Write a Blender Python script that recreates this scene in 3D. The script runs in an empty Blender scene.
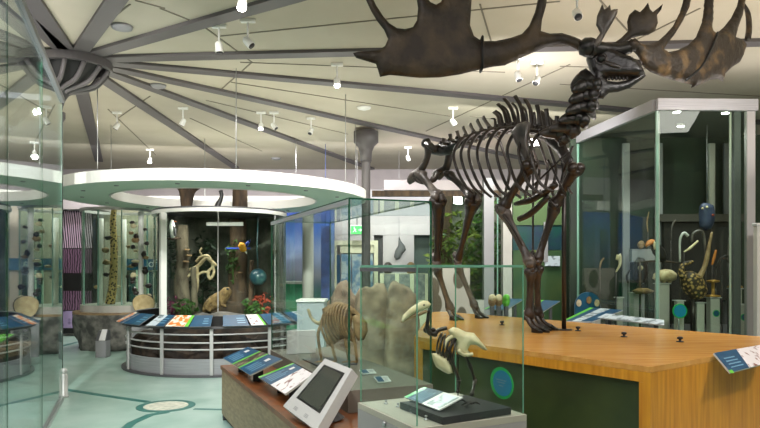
import bpy, bmesh, math, random
from mathutils import Vector, Matrix, noise
from mathutils.geometry import delaunay_2d_cdt

C = bpy.context.scene.collection
V = Vector
EYE = 1.6
FPX = 640.0
HZ = 268.0

# ------------------------------------------------------------------ camera
cam_data = bpy.data.cameras.new('camera')
cam_data.sensor_width = 36.0
cam_data.lens = FPX / 760 * 36
cam_data.shift_y = (HZ - 214) / 760
cam_data.clip_start = 0.05
cam_data.clip_end = 200
cam = bpy.data.objects.new('camera', cam_data)
cam.location = (0, 0, EYE)
cam.rotation_euler = (math.pi / 2, 0, 0)
C.objects.link(cam)
bpy.context.scene.camera = cam

# ------------------------------------------------------------------ view, world
sc = bpy.context.scene
sc.view_settings.view_transform = 'Standard'
sc.view_settings.look = 'None'
sc.view_settings.gamma = 1
sc.view_settings.use_curve_mapping = False
sc.view_settings.exposure = 0.15
sc.cycles.transparent_max_bounces = 40
sc.cycles.max_bounces = 8
sc.cycles.diffuse_bounces = 4
sc.cycles.glossy_bounces = 4
sc.cycles.sample_clamp_indirect = 4
sc.cycles.blur_glossy = 0.5
wd = bpy.data.worlds.new('world')
sc.world = wd
wd.use_nodes = True
wd.node_tree.nodes['Background'].inputs[0].default_value = (0.8, 0.85, 0.9, 1)
wd.node_tree.nodes['Background'].inputs[1].default_value = 0.3

# ------------------------------------------------------------------ large area lights
def area(name, loc, target, sx, sy, power, col=(1, 1, 1), spread=math.pi):
    l = bpy.data.lights.new(name, 'AREA')
    l.shape = 'RECTANGLE'
    l.size = sx; l.size_y = sy
    l.energy = power; l.color = col; l.spread = spread
    o = bpy.data.objects.new(name, l)
    o.location = loc
    d = V(target) - V(loc)
    o.rotation_euler = d.to_track_quat('-Z', 'Y').to_euler()
    C.objects.link(o)
    return o

WARM = (1.0, 0.93, 0.82)
COOL = (0.86, 0.95, 1.0)
# added unseen fill just below the near half of the ceiling
area('ceiling_fill', (-3.0, 2.6, 4.26), (-3.0, 2.9, 0), 2.6, 2.6, 150, (1, .96, 1))
area('ceiling_fill', (0.6, 2.2, 4.26), (0.6, 3.0, 0), 2.6, 2.6, 150, (1, .94, .96))
area('ceiling_fill', (4.4, 4.0, 4.26), (4.2, 4.6, 0), 2.2, 2.6, 130, (1, .92, .86))
# added upward fill above the ring canopy and tall case, no lamps there
for k in range(8):
    a = math.radians(22.5 + 45 * k)
    x, y = -2.8 + 2.15 * math.cos(a), 11.0 + 2.15 * math.sin(a)
    area('canopy_fill', (x, y, 2.94), (x, y, 4), .5, .5, 7, (1, .95, .84))
area('case_top_fill', (4.5, 8.2, 3.62), (4.5, 8.201, 5), 2.2, .8, 8, (1, .95, .9))
area('front_up_fill', (3.0, 1.0, 3.3), (3.0, 1.001, 4.3), 4.5, .3, 75, (1, .91, .84))  # added unseen upward fill that brightens the near ceiling
area('front_up_fill', (-3.5, 1.0, 3.3), (-3.5, 1.001, 4.3), 4.5, .3, 75, (1, .97, .93))
area('side_up_fill', (9.3, 6.5, 2.6), (9.3, 6.501, 4.7), 16, .35, 170, (1, .90, .82))  # added unseen upward fill along the side walls
area('side_up_fill', (-11.2, 6.5, 2.6), (-11.2, 6.501, 4.7), 16, .35, 240, (1, .97, .95))
# added fill brightening the back half of the hall, no lamps there
area('far_hall_fill', (-4.5, 13.7, 4.0), (-4.8, 15.6, 1.2), 4.5, .4, 130, (1, .98, .97))
area('far_hall_fill', (0.5, 13.4, 4.0), (0.2, 15.2, 1.2), 4.5, .4, 150, (1, .97, .98))
area('far_hall_fill', (2.8, 10.6, 4.05), (2.3, 12.6, 1.4), 3.0, .4, 110, (1, 1, .92))
# added unseen spots near the ceiling that brighten the exhibits
def fill_spot(loc, target, power, angle=50, col=(1, .97, .92), blend=.7, size=.06):
    l = bpy.data.lights.new('fill_spot', 'SPOT'); l.energy = power; l.spot_size = math.radians(angle)
    l.spot_blend = blend; l.shadow_soft_size = size; l.color = col
    o = bpy.data.objects.new('fill_spot', l); o.location = loc
    o.rotation_euler = (V(target) - V(loc)).to_track_quat('-Z', 'Y').to_euler()
    C.objects.link(o)
fill_spot((-2.2, 4.6, 4.1), (-2.8, 10.2, 1.9), 560, 62)
fill_spot((-3.4, 4.8, 4.1), (-5.0, 12.5, 1.6), 800, 42)
fill_spot((-1.0, 5.2, 4.1), (-2.7, 11.5, 1.4), 700, 40)
fill_spot((-.6, 5.4, 4.1), (-1.4, 13.5, 1.3), 1000, 40)
fill_spot((-.5, 6.0, 4.1), (.0, 7.9, .6), 330, 60)
fill_spot((.4, 6.2, 4.1), (.4, 14.5, 1.6), 800, 36)
fill_spot((2.4, 6.3, 4.1), (2.2, 12.0, 1.6), 330, 44)
fill_spot((2.6, 2.4, 4.1), (3.6, 8.2, 1.3), 500, 50)
fill_spot((-3.2, 5.0, 4.1), (-2.8, 7.8, 0), 620, 80, (1, .98, 1))
fill_spot((4.4, 2.8, 4.1), (2.6, 5.0, .9), 150, 45)
fill_spot((-.6, 1.6, 4.1), (-1.0, 5.0, .6), 260, 60)

# ------------------------------------------------------------------ geometry helpers
def W(px, py, Y):
    return V(((px - 380) / FPX * Y, Y, EYE + (HZ - py) / FPX * Y))
def G(px, py, z=0.0):
    Y = FPX * (EYE - z) / (py - HZ)
    return V(((px - 380) / FPX * Y, Y, z))

ORG = {}
class MB:
    def __init__(s):
        s.v = []; s.f = []; s.sm = []
    def add(s, vs, fs, smooth=False):
        n = len(s.v)
        s.v += [V(p) for p in vs]
        s.f += [tuple(i + n for i in f) for f in fs]
        s.sm += [smooth] * len(fs)
        return s
    def box(s, c, size, rz=0.0, R=None):
        hx, hy, hz = size[0] / 2, size[1] / 2, size[2] / 2
        M = R if R is not None else Matrix.Rotation(rz, 3, 'Z')
        b = min(0.006, hx * .25, hy * .25, hz * .25)
        bm = bmesh.new()
        bmesh.ops.create_cube(bm, size=2)
        for v in bm.verts:
            v.co = V((v.co.x * hx, v.co.y * hy, v.co.z * hz))
        if min(hx, hy, hz) > .004:
            bmesh.ops.bevel(bm, geom=bm.edges[:], offset=b, segments=1, affect='EDGES')
        c = V(c)
        s.add([c + M @ v.co for v in bm.verts], [[v.index for v in f.verts] for f in bm.faces])
        bm.free()
        return s
    def hexa(s, p):   # 4 bottom + 4 top
        return s.add(p, [(3, 2, 1, 0), (4, 5, 6, 7), (0, 1, 5, 4), (1, 2, 6, 5), (2, 3, 7, 6), (3, 0, 4, 7)])
    def prism(s, poly, z0, z1):
        n = len(poly)
        vs = [(p[0], p[1], z0) for p in poly] + [(p[0], p[1], z1) for p in poly]
        fs = [tuple(range(n - 1, -1, -1)), tuple(range(n, 2 * n))]
        fs += [(i, (i + 1) % n, n + (i + 1) % n, n + i) for i in range(n)]
        return s.add(vs, fs)
    def slab(s, pts, th, nrm=None):   # planar polygon in space, thickened along its normal
        pts = [V(p) for p in pts]
        if nrm is None:
            nrm = (pts[1] - pts[0]).cross(pts[-1] - pts[0]).normalized()
        n = len(pts)
        vs = pts + [p - nrm * th for p in pts]
        fs = [tuple(range(n)), tuple(range(2 * n - 1, n - 1, -1))]
        fs += [(i, n + i, n + (i + 1) % n, (i + 1) % n) for i in range(n)]
        return s.add(vs, fs)
    def tube(s, pts, r, n=8, smooth=True, sub=0, flat=1.0):
        pts = [V(p) for p in pts]
        if not hasattr(r, '__len__'): r = [r] * len(pts)
        if sub:
            q, rr = [], []
            m = len(pts)
            for i in range(m - 1):
                p0, p1, p2, p3 = pts[max(i - 1, 0)], pts[i], pts[i + 1], pts[min(i + 2, m - 1)]
                for k in range(sub):
                    t = k / sub
                    q.append(.5 * ((2 * p1) + (p2 - p0) * t + (2 * p0 - 5 * p1 + 4 * p2 - p3) * t * t + (3 * p1 - p0 - 3 * p2 + p3) * t ** 3))
                    rr.append(r[i] * (1 - t) + r[i + 1] * t)
            q.append(pts[-1]); rr.append(r[-1])
            pts, r = q, rr
        m = len(pts)
        vs = []
        up = None
        for i in range(m):
            d = (pts[min(i + 1, m - 1)] - pts[max(i - 1, 0)])
            if d.length < 1e-9: d = V((0, 0, 1))
            d.normalize()
            if up is None:
                up = V((0, 0, 1)) if abs(d.z) < .9 else V((1, 0, 0))
            x = up - d * up.dot(d)
            if x.length < 1e-6: x = d.orthogonal()
            x.normalize(); y = d.cross(x); up = x
            for k in range(n):
                a = 2 * math.pi * k / n
                vs.append(pts[i] + (x * math.cos(a) + y * math.sin(a) * flat) * r[i])
        fs = []
        for i in range(m - 1):
            for k in range(n):
                a, b = i * n + k, i * n + (k + 1) % n
                fs.append((a, b, b + n, a + n))
        fs.append(tuple(range(n - 1, -1, -1)))
        fs.append(tuple(range((m - 1) * n, m * n)))
        return s.add(vs, fs, smooth)
    def lathe(s, c, prof, n=24, smooth=True):   # prof (r, z)
        c = V(c)
        vs = []
        for r, z in prof:
            for k in range(n):
                a = 2 * math.pi * k / n
                vs.append(c + V((r * math.cos(a), r * math.sin(a), z)))
        m = len(prof)
        fs = [(i * n + k, i * n + (k + 1) % n, (i + 1) * n + (k + 1) % n, (i + 1) * n + k) for i in range(m - 1) for k in range(n)]
        fs.append(tuple(range(n - 1, -1, -1)))
        fs.append(tuple(range((m - 1) * n, m * n)))
        return s.add(vs, fs, smooth)
    def ball(s, c, r, sub=2, rough=0.0, seed=0, freq=2.0):
        if not hasattr(r, '__len__'): r = (r, r, r)
        bm = bmesh.new()
        bmesh.ops.create_icosphere(bm, subdivisions=sub, radius=1)
        c = V(c); vs = []
        for v in bm.verts:
            d = 1.0
            if rough:
                d += rough * noise.noise(v.co * freq + V((seed, seed * 1.7, 0))) + .4 * rough * noise.noise(v.co * freq * 3 + V((0, seed, seed)))
            vs.append(c + V((v.co.x * r[0] * d, v.co.y * r[1] * d, v.co.z * r[2] * d)))
        s.add(vs, [[v.index for v in f.verts] for f in bm.faces], True)
        bm.free()
        return s
    def arc(s, c, r0, r1, z0, z1, a0, a1, n=48):  # ring sector, degrees
        full = abs(a1 - a0) >= 359.9
        vs = []
        m = n if full else n + 1
        for i in range(m):
            a = math.radians(a0 + (a1 - a0) * i / n)
            ca, sa = math.cos(a), math.sin(a)
            for r, z in ((r0, z0), (r1, z0), (r1, z1), (r0, z1)):
                vs.append((c[0] + r * ca, c[1] + r * sa, z))
        fs = []
        for i in range(n):
            a = i * 4; b = ((i + 1) % m) * 4
            for k in range(4):
                fs.append((a + k, b + k, b + (k + 1) % 4, a + (k + 1) % 4))
        if not full:
            fs += [(0, 1, 2, 3), (n * 4 + 3, n * 4 + 2, n * 4 + 1, n * 4)]
        return s.add(vs, fs)
    def inflate(s, poly, fn, th, step, dm=None):
        """polygon in 2D, rounded out into a solid; fn(x, y) -> (point, thickness axis)"""
        xs = [p[0] for p in poly]; ys = [p[1] for p in poly]
        pl = []
        n = len(poly)
        for i in range(n):
            a, b = V(poly[i]), V(poly[(i + 1) % n])
            k = max(1, int((b - a).length / (step * 1.3)))
            for j in range(k): pl.append(a.lerp(b, j / k))
        m = len(pl)
        def dist(p):
            best = 1e9
            for i in range(m):
                a, b = pl[i], pl[(i + 1) % m]
                ab = b - a
                t = max(0, min(1, (p - a).dot(ab) / max(ab.length_squared, 1e-12)))
                best = min(best, (p - a - ab * t).length)
            return best
        def inside(p):
            c = False
            for i in range(m):
                a, b = pl[i], pl[(i + 1) % m]
                if (a.y > p.y) != (b.y > p.y) and p.x < (b.x - a.x) * (p.y - a.y) / (b.y - a.y) + a.x:
                    c = not c
            return c
        pts = list(pl); ds = [0.0] * m
        y = min(ys); row = 0
        while y < max(ys):
            x = min(xs) + (step / 2 if row % 2 else 0)
            while x < max(xs):
                p = V((x, y))
                if inside(p):
                    d = dist(p)
                    if d > step * .45:
                        pts.append(p); ds.append(d)
                x += step
            y += step * .87; row += 1
        out = delaunay_2d_cdt(pts, [(i, (i + 1) % m) for i in range(m)], [], 1, 1e-6)
        ov, of, orig = out[0], out[2], out[3]
        if dm is None: dm = max(ds) * .8 + 1e-9
        vs, mp1, mp2 = [], {}, {}
        for i, p in enumerate(ov):
            oid = orig[i]
            d = ds[oid[0]] if len(oid) else 0
            P, ax = fn(p[0], p[1])
            t = min(1, d / dm)
            h = th * math.sqrt(max(0, 1 - (1 - t) ** 2))
            if d <= 1e-9:
                mp1[i] = mp2[i] = len(vs); vs.append(P)
            else:
                mp1[i] = len(vs); vs.append(P - ax * h)
                mp2[i] = len(vs); vs.append(P + ax * h)
        fs = [tuple(mp1[k] for k in f) for f in of] + [tuple(mp2[k] for k in reversed(f)) for f in of]
        return s.add(vs, fs, True)
    def build(s, name, mat, parent=None, kind=None, label=None):
        me = bpy.data.meshes.new(name)
        if parent is not None:
            o0 = ORG[parent.name]
        else:
            zs = min(v.z for v in s.v)
            o0 = V(((min(v.x for v in s.v) + max(v.x for v in s.v)) / 2, (min(v.y for v in s.v) + max(v.y for v in s.v)) / 2, zs))
        me.from_pydata([v - o0 for v in s.v], [], s.f)
        me.polygons.foreach_set('use_smooth', s.sm)
        me.materials.append(mat)
        bm = bmesh.new(); bm.from_mesh(me)
        bmesh.ops.recalc_face_normals(bm, faces=bm.faces[:])
        bm.to_mesh(me); bm.free()
        o = bpy.data.objects.new(name, me)
        C.objects.link(o)
        if parent is not None:
            o.parent = parent
        else:
            o.location = o0
        ORG[o.name] = o0
        if kind: o['kind'] = kind
        if label: o['label'] = label
        return o

def thing(name, loc, label, cat, group=None):
    o = bpy.data.objects.new(name, None)
    o.empty_display_size = .1
    C.objects.link(o)
    o.location = loc
    ORG[o.name] = V(loc)
    return tag(o, label, cat, group)
def tag(o, label, cat, group=None):
    o['label'] = label; o['category'] = cat
    if group: o['group'] = group
    return o
def struct(mb, name, m):
    return mb.build(name, m, None, 'structure')
def copy_tree(o, loc=None, parent=None, rz=None):
    c = o.copy(); C.objects.link(c)
    if parent is not None:
        c.parent = parent
    if loc is not None:
        c.location = loc
    if rz is not None:
        c.rotation_euler = (0, 0, rz)
    ORG[c.name] = V(c.location)
    for ch in list(o.children):
        copy_tree(ch, None, c)
    return c

# ------------------------------------------------------------------ materials
def srgb(h):
    def f(c):
        c /= 255.0
        return c / 12.92 if c <= .04045 else ((c + .055) / 1.055) ** 2.4
    return tuple(f(x) for x in h) + (1,)
def mat(name, col, rough=.5, metal=0.0, col2=None, scale=5.0, stretch=(1, 1, 1), bump=0.0, detail=4, lo=.35, hi=.65, kind='noise', spec=.5, bscale=None, emit=0):
    m = bpy.data.materials.new(name); m.use_nodes = True
    nt = m.node_tree; b = nt.nodes['Principled BSDF']
    b.inputs['Base Color'].default_value = srgb(col)
    b.inputs['Roughness'].default_value = rough
    b.inputs['Metallic'].default_value = metal
    b.inputs['Specular IOR Level'].default_value = spec
    if emit:
        b.inputs['Emission Color'].default_value = srgb(col)
        b.inputs['Emission Strength'].default_value = emit
    if col2 or bump:
        tc = nt.nodes.new('ShaderNodeTexCoord'); mp = nt.nodes.new('ShaderNodeMapping')
        mp.inputs['Scale'].default_value = stretch
        nt.links.new(tc.outputs['Object'], mp.inputs[0])
        if kind == 'voronoi':
            nz = nt.nodes.new('ShaderNodeTexVoronoi'); nz.inputs['Scale'].default_value = scale; out = nz.outputs['Distance']
        elif kind == 'wave':
            nz = nt.nodes.new('ShaderNodeTexWave'); nz.inputs['Scale'].default_value = scale
            nz.inputs['Distortion'].default_value = 6; nz.inputs['Detail'].default_value = detail; out = nz.outputs['Fac']
        else:
            nz = nt.nodes.new('ShaderNodeTexNoise'); nz.inputs['Scale'].default_value = scale
            nz.inputs['Detail'].default_value = detail; out = nz.outputs['Fac']
        nt.links.new(mp.outputs[0], nz.inputs['Vector'])
        if col2:
            cr = nt.nodes.new('ShaderNodeValToRGB')
            cr.color_ramp.elements[0].position = lo; cr.color_ramp.elements[1].position = hi
            cr.color_ramp.elements[0].color = srgb(col); cr.color_ramp.elements[1].color = srgb(col2)
            nt.links.new(out, cr.inputs[0]); nt.links.new(cr.outputs[0], b.inputs['Base Color'])
        if bump:
            bp = nt.nodes.new('ShaderNodeBump'); bp.inputs['Strength'].default_value = bump
            bp.inputs['Distance'].default_value = .02
            if bscale:
                n2 = nt.nodes.new('ShaderNodeTexNoise'); n2.inputs['Scale'].default_value = bscale; n2.inputs['Detail'].default_value = 5
                nt.links.new(mp.outputs[0], n2.inputs['Vector']); out = n2.outputs['Fac']
            nt.links.new(out, bp.inputs['Height']); nt.links.new(bp.outputs[0], b.inputs['Normal'])
    return m
def emission(name, col, st):
    m = bpy.data.materials.new(name); m.use_nodes = True
    nt = m.node_tree; nt.nodes.clear()
    e = nt.nodes.new('ShaderNodeEmission'); e.inputs[0].default_value = srgb(col); e.inputs[1].default_value = st
    o = nt.nodes.new('ShaderNodeOutputMaterial'); nt.links.new(e.outputs[0], o.inputs[0])
    return m
def glass(name, tint, base=.04, gloss=.9):
    """thin pane: clear with a fresnel reflection"""
    m = bpy.data.materials.new(name); m.use_nodes = True
    nt = m.node_tree; nt.nodes.clear()
    tr = nt.nodes.new('ShaderNodeBsdfTransparent'); tr.inputs[0].default_value = srgb(tint)
    gl = nt.nodes.new('ShaderNodeBsdfGlossy'); gl.inputs['Roughness'].default_value = .0
    gl.inputs[0].default_value = (.93, .97, .96, 1)
    lw = nt.nodes.new('ShaderNodeLayerWeight'); lw.inputs[0].default_value = .5
    pw = nt.nodes.new('ShaderNodeMath'); pw.operation = 'POWER'; pw.inputs[1].default_value = 5
    nt.links.new(lw.outputs['Facing'], pw.inputs[0])
    mu = nt.nodes.new('ShaderNodeMath'); mu.operation = 'MULTIPLY_ADD'
    mu.inputs[1].default_value = gloss; mu.inputs[2].default_value = base
    mu.use_clamp = True
    mx = nt.nodes.new('ShaderNodeMixShader'); o = nt.nodes.new('ShaderNodeOutputMaterial')
    nt.links.new(pw.outputs[0], mu.inputs[0]); nt.links.new(mu.outputs[0], mx.inputs[0])
    nt.links.new(tr.outputs[0], mx.inputs[1]); nt.links.new(gl.outputs[0], mx.inputs[2])
    nt.links.new(mx.outputs[0], o.inputs[0])
    return m

M = {}
M['ceiling'] = mat('ceiling', (194, 186, 168), .7, col2=(186, 178, 158), scale=1.2)
M['beam'] = mat('beam_grey', (88, 84, 84), .5, .0)
M['beam_dark'] = mat('hub_dark', (38, 38, 38), .7)
M['seam'] = mat('seam', (124, 118, 104), .8)
M['floor'] = mat('floor', (150, 182, 170), .30, col2=(176, 200, 190), scale=2.2, detail=6, stretch=(1, 1, 1), bump=.02)
M['floor_line'] = mat('floor_line', (48, 112, 105), .35, col2=(62, 124, 116), scale=6)
M['floor_cream'] = mat('floor_cream', (226, 224, 206), .4, col2=(190, 192, 176), scale=14)
M['wall'] = mat('wall_lilac', (186, 178, 178), .8, col2=(176, 168, 170), scale=2)
M['wall_warm'] = mat('wall_warm', (176, 166, 148), .8)
M['white'] = mat('white_paint', (238, 238, 232), .45)
M['mint'] = mat('mint_soffit', (206, 226, 208), .6)
M['cream'] = mat('cream_frame', (216, 210, 180), .6)
M['oak'] = mat('golden_oak', (216, 152, 46), .32, col2=(184, 118, 26), scale=3.2, stretch=(9, 9, .7), detail=8, lo=.3, hi=.7)
M['oak_top'] = mat('golden_oak_top', (218, 164, 88), .24, col2=(186, 126, 54), scale=2.2, stretch=(1.0, 9, 1), detail=8, lo=.25, hi=.75)
M['oak_dark'] = mat('brown_oak', (158, 134, 100), .45, col2=(126, 104, 76), scale=3, stretch=(3, 3, 14), detail=6)
M['oak_edge'] = mat('oak_edge', (128, 74, 36), .4, col2=(104, 60, 30), scale=4, stretch=(2, 2, 10))
M['greenpanel'] = mat('green_panel', (58, 70, 36), .3, col2=(46, 58, 32), scale=3)
M['black'] = mat('black', (20, 20, 20), .45)
M['chalk'] = mat('charcoal_board', (46, 46, 48), .55, col2=(38, 38, 40), scale=9)
M['glass'] = glass('clear_glass', (250, 254, 252), .02, .6)
M['glass_dark'] = glass('tinted_glass', (238, 246, 240), .03, .6)
M['edge'] = mat('glass_edge', (104, 156, 132), .12, spec=.8)
M['edge_pale'] = mat('glass_edge_pale', (118, 156, 140), .12, spec=.8)
M['edge_dark'] = mat('glass_edge_dark', (24, 74, 52), .12, spec=.8)
M['silver'] = mat('silver_metal', (176, 178, 180), .35, .7)
M['silver_lt'] = mat('light_silver', (196, 196, 194), .5, .3)
M['brushed'] = mat('brushed_alu', (188, 188, 192), .35, .5, col2=(168, 168, 174), scale=2, stretch=(1, 1, 40))
M['grey'] = mat('grey_paint', (140, 140, 142), .5)
M['grey_lt'] = mat('light_grey_paint', (176, 174, 166), .5)
M['grey_dk'] = mat('dark_grey_paint', (84, 84, 86), .5)
M['bone_dark'] = mat('dark_bone', (36, 31, 29), .34, col2=(70, 60, 54), scale=9, detail=8, lo=.4, hi=.75, bump=.35, bscale=26, spec=.6)
M['bone_black'] = mat('black_bone', (13, 11, 11), .36, col2=(36, 30, 28), scale=10, detail=8, lo=.4, hi=.75, bump=.4, bscale=24, spec=.6)
M['bone_brown'] = mat('brown_bone', (50, 36, 28), .3, col2=(28, 23, 20), scale=7, detail=8, lo=.35, hi=.7, bump=.35, bscale=24, spec=.6)
M['bone_grey'] = mat('grey_bone', (112, 104, 98), .32, col2=(44, 38, 36), scale=6, detail=8, lo=.35, hi=.7, bump=.35, bscale=24, spec=.6)
M['antler'] = mat('dark_antler', (74, 60, 42), .5, col2=(38, 30, 23), scale=5, detail=10, lo=.32, hi=.58, bump=.7, bscale=14)
M['antler_tan'] = mat('tan_antler', (98, 76, 48), .5, col2=(44, 35, 26), scale=7, detail=10, lo=.32, hi=.5, bump=.7, bscale=18)
M['ivory'] = mat('ivory_bone', (226, 214, 176), .5, col2=(200, 182, 138), scale=14, lo=.4, hi=.7, bump=.2, bscale=40)
M['bone_tan'] = mat('tan_bone', (168, 140, 100), .5, col2=(120, 92, 60), scale=14, lo=.4, hi=.7, bump=.3, bscale=30)
M['boulder'] = mat('brown_boulder', (182, 158, 136), .85, col2=(112, 92, 76), scale=5, detail=10, lo=.35, hi=.65, bump=1.0, bscale=5)
M['rock'] = mat('grey_rock', (124, 122, 114), .8, col2=(70, 70, 66), scale=6, detail=10, lo=.35, hi=.6, bump=1.0, bscale=7)
M['rock_dark'] = mat('dark_rock', (74, 62, 50), .85, col2=(36, 32, 28), scale=5, detail=10, lo=.35, hi=.6, bump=1.0, bscale=7)
M['bark'] = mat('bark', (122, 112, 92), .85, col2=(78, 70, 56), scale=5, stretch=(2, 2, .6), detail=9, bump=.8, bscale=9)
M['bark_dark'] = mat('dark_bark', (84, 66, 46), .85, col2=(50, 40, 30), scale=5, stretch=(2, 2, .6), detail=9, bump=.8, bscale=9)
M['leaf'] = mat('leaf_green', (70, 112, 40), .5, col2=(34, 62, 24), scale=6)
M['leaf_yellow_green'] = mat('leaf_yellow', (110, 124, 38), .5, col2=(46, 70, 24), scale=5)  # yellow-green leaf colour
M['leaf_dk'] = mat('leaf_dark', (34, 58, 34), .5, col2=(20, 38, 22), scale=6)
M['spot_tree'] = mat('spotted_bark', (36, 28, 18), .6, col2=(206, 174, 112), scale=20, kind='voronoi', lo=.38, hi=.44)
M['blue'] = mat('panel_blue', (8, 76, 112), .45, col2=(7, 62, 96), scale=8)
M['teal'] = mat('panel_teal', (24, 82, 110), .35)
M['lime'] = mat('panel_lime', (104, 196, 60), .35)
M['print_white'] = mat('panel_white', (216, 214, 214), .35)
M['print_text'] = mat('panel_text', (104, 150, 178), .4)
M['photo_red'] = mat('printed_animal_photo', (226, 220, 222), .35, col2=(122, 66, 54), scale=18, lo=.56, hi=.64)
M['photo_orange'] = mat('printed_orange_photo', (232, 128, 40), .35, col2=(240, 232, 216), scale=16, lo=.45, hi=.55)
M['photo_dark'] = mat('printed_dark_photo', (64, 52, 44), .35, col2=(160, 140, 120), scale=18, lo=.5, hi=.65)
M['photo_land'] = mat('printed_landscape', (204, 216, 224), .35, col2=(110, 124, 130), scale=12, lo=.5, hi=.6)
M['teal_bright'] = mat('blue_sticker', (20, 134, 178), .3)  # brighter blue of the sticker and the large round label
M['green_st'] = mat('green_sticker', (30, 176, 84), .3)
M['steel'] = mat('dark_steel', (58, 54, 52), .35, .6)
M['brass'] = mat('brass', (178, 138, 70), .35, .7)
M['yellow'] = mat('yellow_plumage', (226, 160, 28), .6)
M['bluefeather'] = mat('blue_plumage', (34, 70, 176), .6)
M['redleaf'] = mat('red_bromeliad', (150, 62, 40), .5)
M['purpleleaf'] = mat('purple_leaf', (112, 42, 76), .5)
M['globe'] = mat('dark_globe', (34, 66, 76), .3, col2=(56, 92, 92), scale=5, lo=.45, hi=.55)
M['toucan'] = mat('toucan_orange', (196, 118, 44), .35)
M['cream_feather'] = mat('cream_fur', (204, 190, 152), .8, col2=(168, 146, 106), scale=20, bump=.4)
M['fur_brown'] = mat('brown_fur', (150, 122, 78), .85, col2=(104, 80, 48), scale=16, bump=.6, bscale=30)
M['darkwall'] = mat('dark_green_backdrop', (60, 68, 56), .8, col2=(120, 122, 108), scale=2.2, detail=8, lo=.4, hi=.7)
M['case_back'] = mat('deep_green_back', (34, 52, 34), .7, col2=(20, 28, 22), scale=1.2, detail=4)
M['case_dark'] = mat('dark_backdrop', (30, 27, 24), .8)
M['screen'] = mat('screen_glass', (52, 56, 50), .12, spec=.7)
M['bulb'] = emission('lamp_glow', (255, 250, 240), 40)
M['exit'] = emission('exit_green', (110, 230, 130), 1.6)
M['exitw'] = emission('exit_white', (240, 255, 240), 2.2)
M['orange'] = mat('orange', (216, 110, 46), .5)
M['skull'] = mat('pale_skull', (206, 192, 160), .6, col2=(160, 140, 106), scale=12, bump=.3)
M['slate'] = mat('slate_blue', (48, 60, 88), .6, col2=(36, 46, 70), scale=8)
M['wood_slice'] = mat('pale_wood', (206, 188, 142), .7, col2=(180, 158, 112), scale=10)
M['ped_grey'] = mat('pedestal_grey', (150, 147, 146), .5)
M['ped_floor'] = mat('pedestal_floor', (168, 164, 150), .6)
# ================================================================== THE ROOM
CZ = 4.3
def GC(px, py, z=CZ):
    Y = FPX * (z - EYE) / (HZ - py)
    return V(((px - 380) / FPX * Y, Y, z))
b = MB(); b.box((-1, 7.25, -.05), (22, 20.5, .1)); struct(b, 'floor', M['floor'])
b = MB(); b.box((-1, 7.25, CZ + .05), (22, 20.5, .1)); struct(b, 'ceiling', M['ceiling'])
b = MB(); b.box((-1, 17.55, 2.15), (22, .1, 4.3)); struct(b, 'wall_back', M['wall'])
b = MB(); b.box((-12.05, 7.25, 2.15), (.1, 20.5, 4.3)); struct(b, 'wall_left', M['wall'])
b = MB(); b.box((10.05, 7.25, 2.15), (.1, 20.5, 4.3)); struct(b, 'wall_right', M['wall_warm'])
b = MB(); b.box((-1, -3.05, 2.15), (22, .1, 4.3)); struct(b, 'wall_front', M['wall_warm'])

# radial ceiling beams meeting at the hub
hub = GC(74, 58)
beams = [(32, 0), (116, 0), (255, 8), (700, 44), (560, 104), (480, 149), (350, 161), (233, 166), (100, 165), (8, 128), (-200, 70), (-60, -60)]
for k, (px, py) in enumerate(beams):
    q = GC(px, py, CZ - .02)
    d = V((q.x - hub.x, q.y - hub.y, 0)).normalized()
    L = {0: 9, 1: 10, 2: 12, 3: 13, 4: 13.5, 5: 12, 6: 9.6, 7: 8.5, 8: 8, 9: 6, 10: 6, 11: 7}[k]
    s0 = V((hub.x, hub.y, CZ)) + d * .4
    s1 = s0 + d * L
    nrm = V((-d.y, d.x, 0))
    w0, w1 = .095, .095
    bb = MB()
    def clampx(p):
        return p
    pts = []
    for z0, z1 in (((CZ - .04), (CZ - .04)), (CZ, CZ)):
        pts += [s0 + nrm * w0 + V((0, 0, z0 - CZ)), s0 - nrm * w0 + V((0, 0, z0 - CZ)), s1 - nrm * w1 + V((0, 0, z1 - CZ)), s1 + nrm * w1 + V((0, 0, z1 - CZ))]
    # keep inside the room
    t = 1.0
    for lim, c0, c1 in ((9.9, s0.x, s1.x), (17.4, s0.y, s1.y)):
        if c1 > lim: t = min(t, (lim - c0) / (c1 - c0))
    for lim, c0, c1 in ((-11.9, s0.x, s1.x), (-2.9, s0.y, s1.y)):
        if c1 < lim: t = min(t, (lim - c0) / (c1 - c0))
    if t < 1:
        e = s0.lerp(s1, t) - d * .1
        for i, z in ((2, CZ - .04), (6, CZ)):
            pts[i] = V((e.x, e.y, z)) - nrm * w1; pts[i + 1] = V((e.x, e.y, z)) + nrm * w1
    bb.hexa(pts)
    struct(bb, 'trim_%d' % (k + 1), M['beam'])
# seams between the ceiling panels
sm = MB()
for (x0, y0, x1, y1) in [(219, 36, 560, 1), (240, 62, 505, 72), (231, 82, 450, 116), (206, 100, 348, 134), (190, 118, 262, 151), (570, 64, 426, 131),
                         (206, 28, 252, 62), (252, 62, 218, 92), (150, 96, 118, 118), (160, 8, 200, 24), (135, 0, 165, 8), (560, 66, 700, 70), (470, 116, 560, 128),
                         (600, 0, 640, 44), (625, 45, 700, 8), (480, 4, 492, 44), (108, 109, 156, 155), (560, 84, 760, 96), (96, 30, 130, 4)]:
    p, q = GC(x0, y0), GC(x1, y1)
    d = (q - p).normalized(); nr = V((-d.y, d.x, 0)) * .009
    sm.hexa([p + nr - V((0, 0, .008)), p - nr - V((0, 0, .008)), q - nr - V((0, 0, .008)), q + nr - V((0, 0, .008)), p + nr, p - nr, q - nr, q + nr])
struct(sm, 'trim_13', M['seam'])

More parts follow.
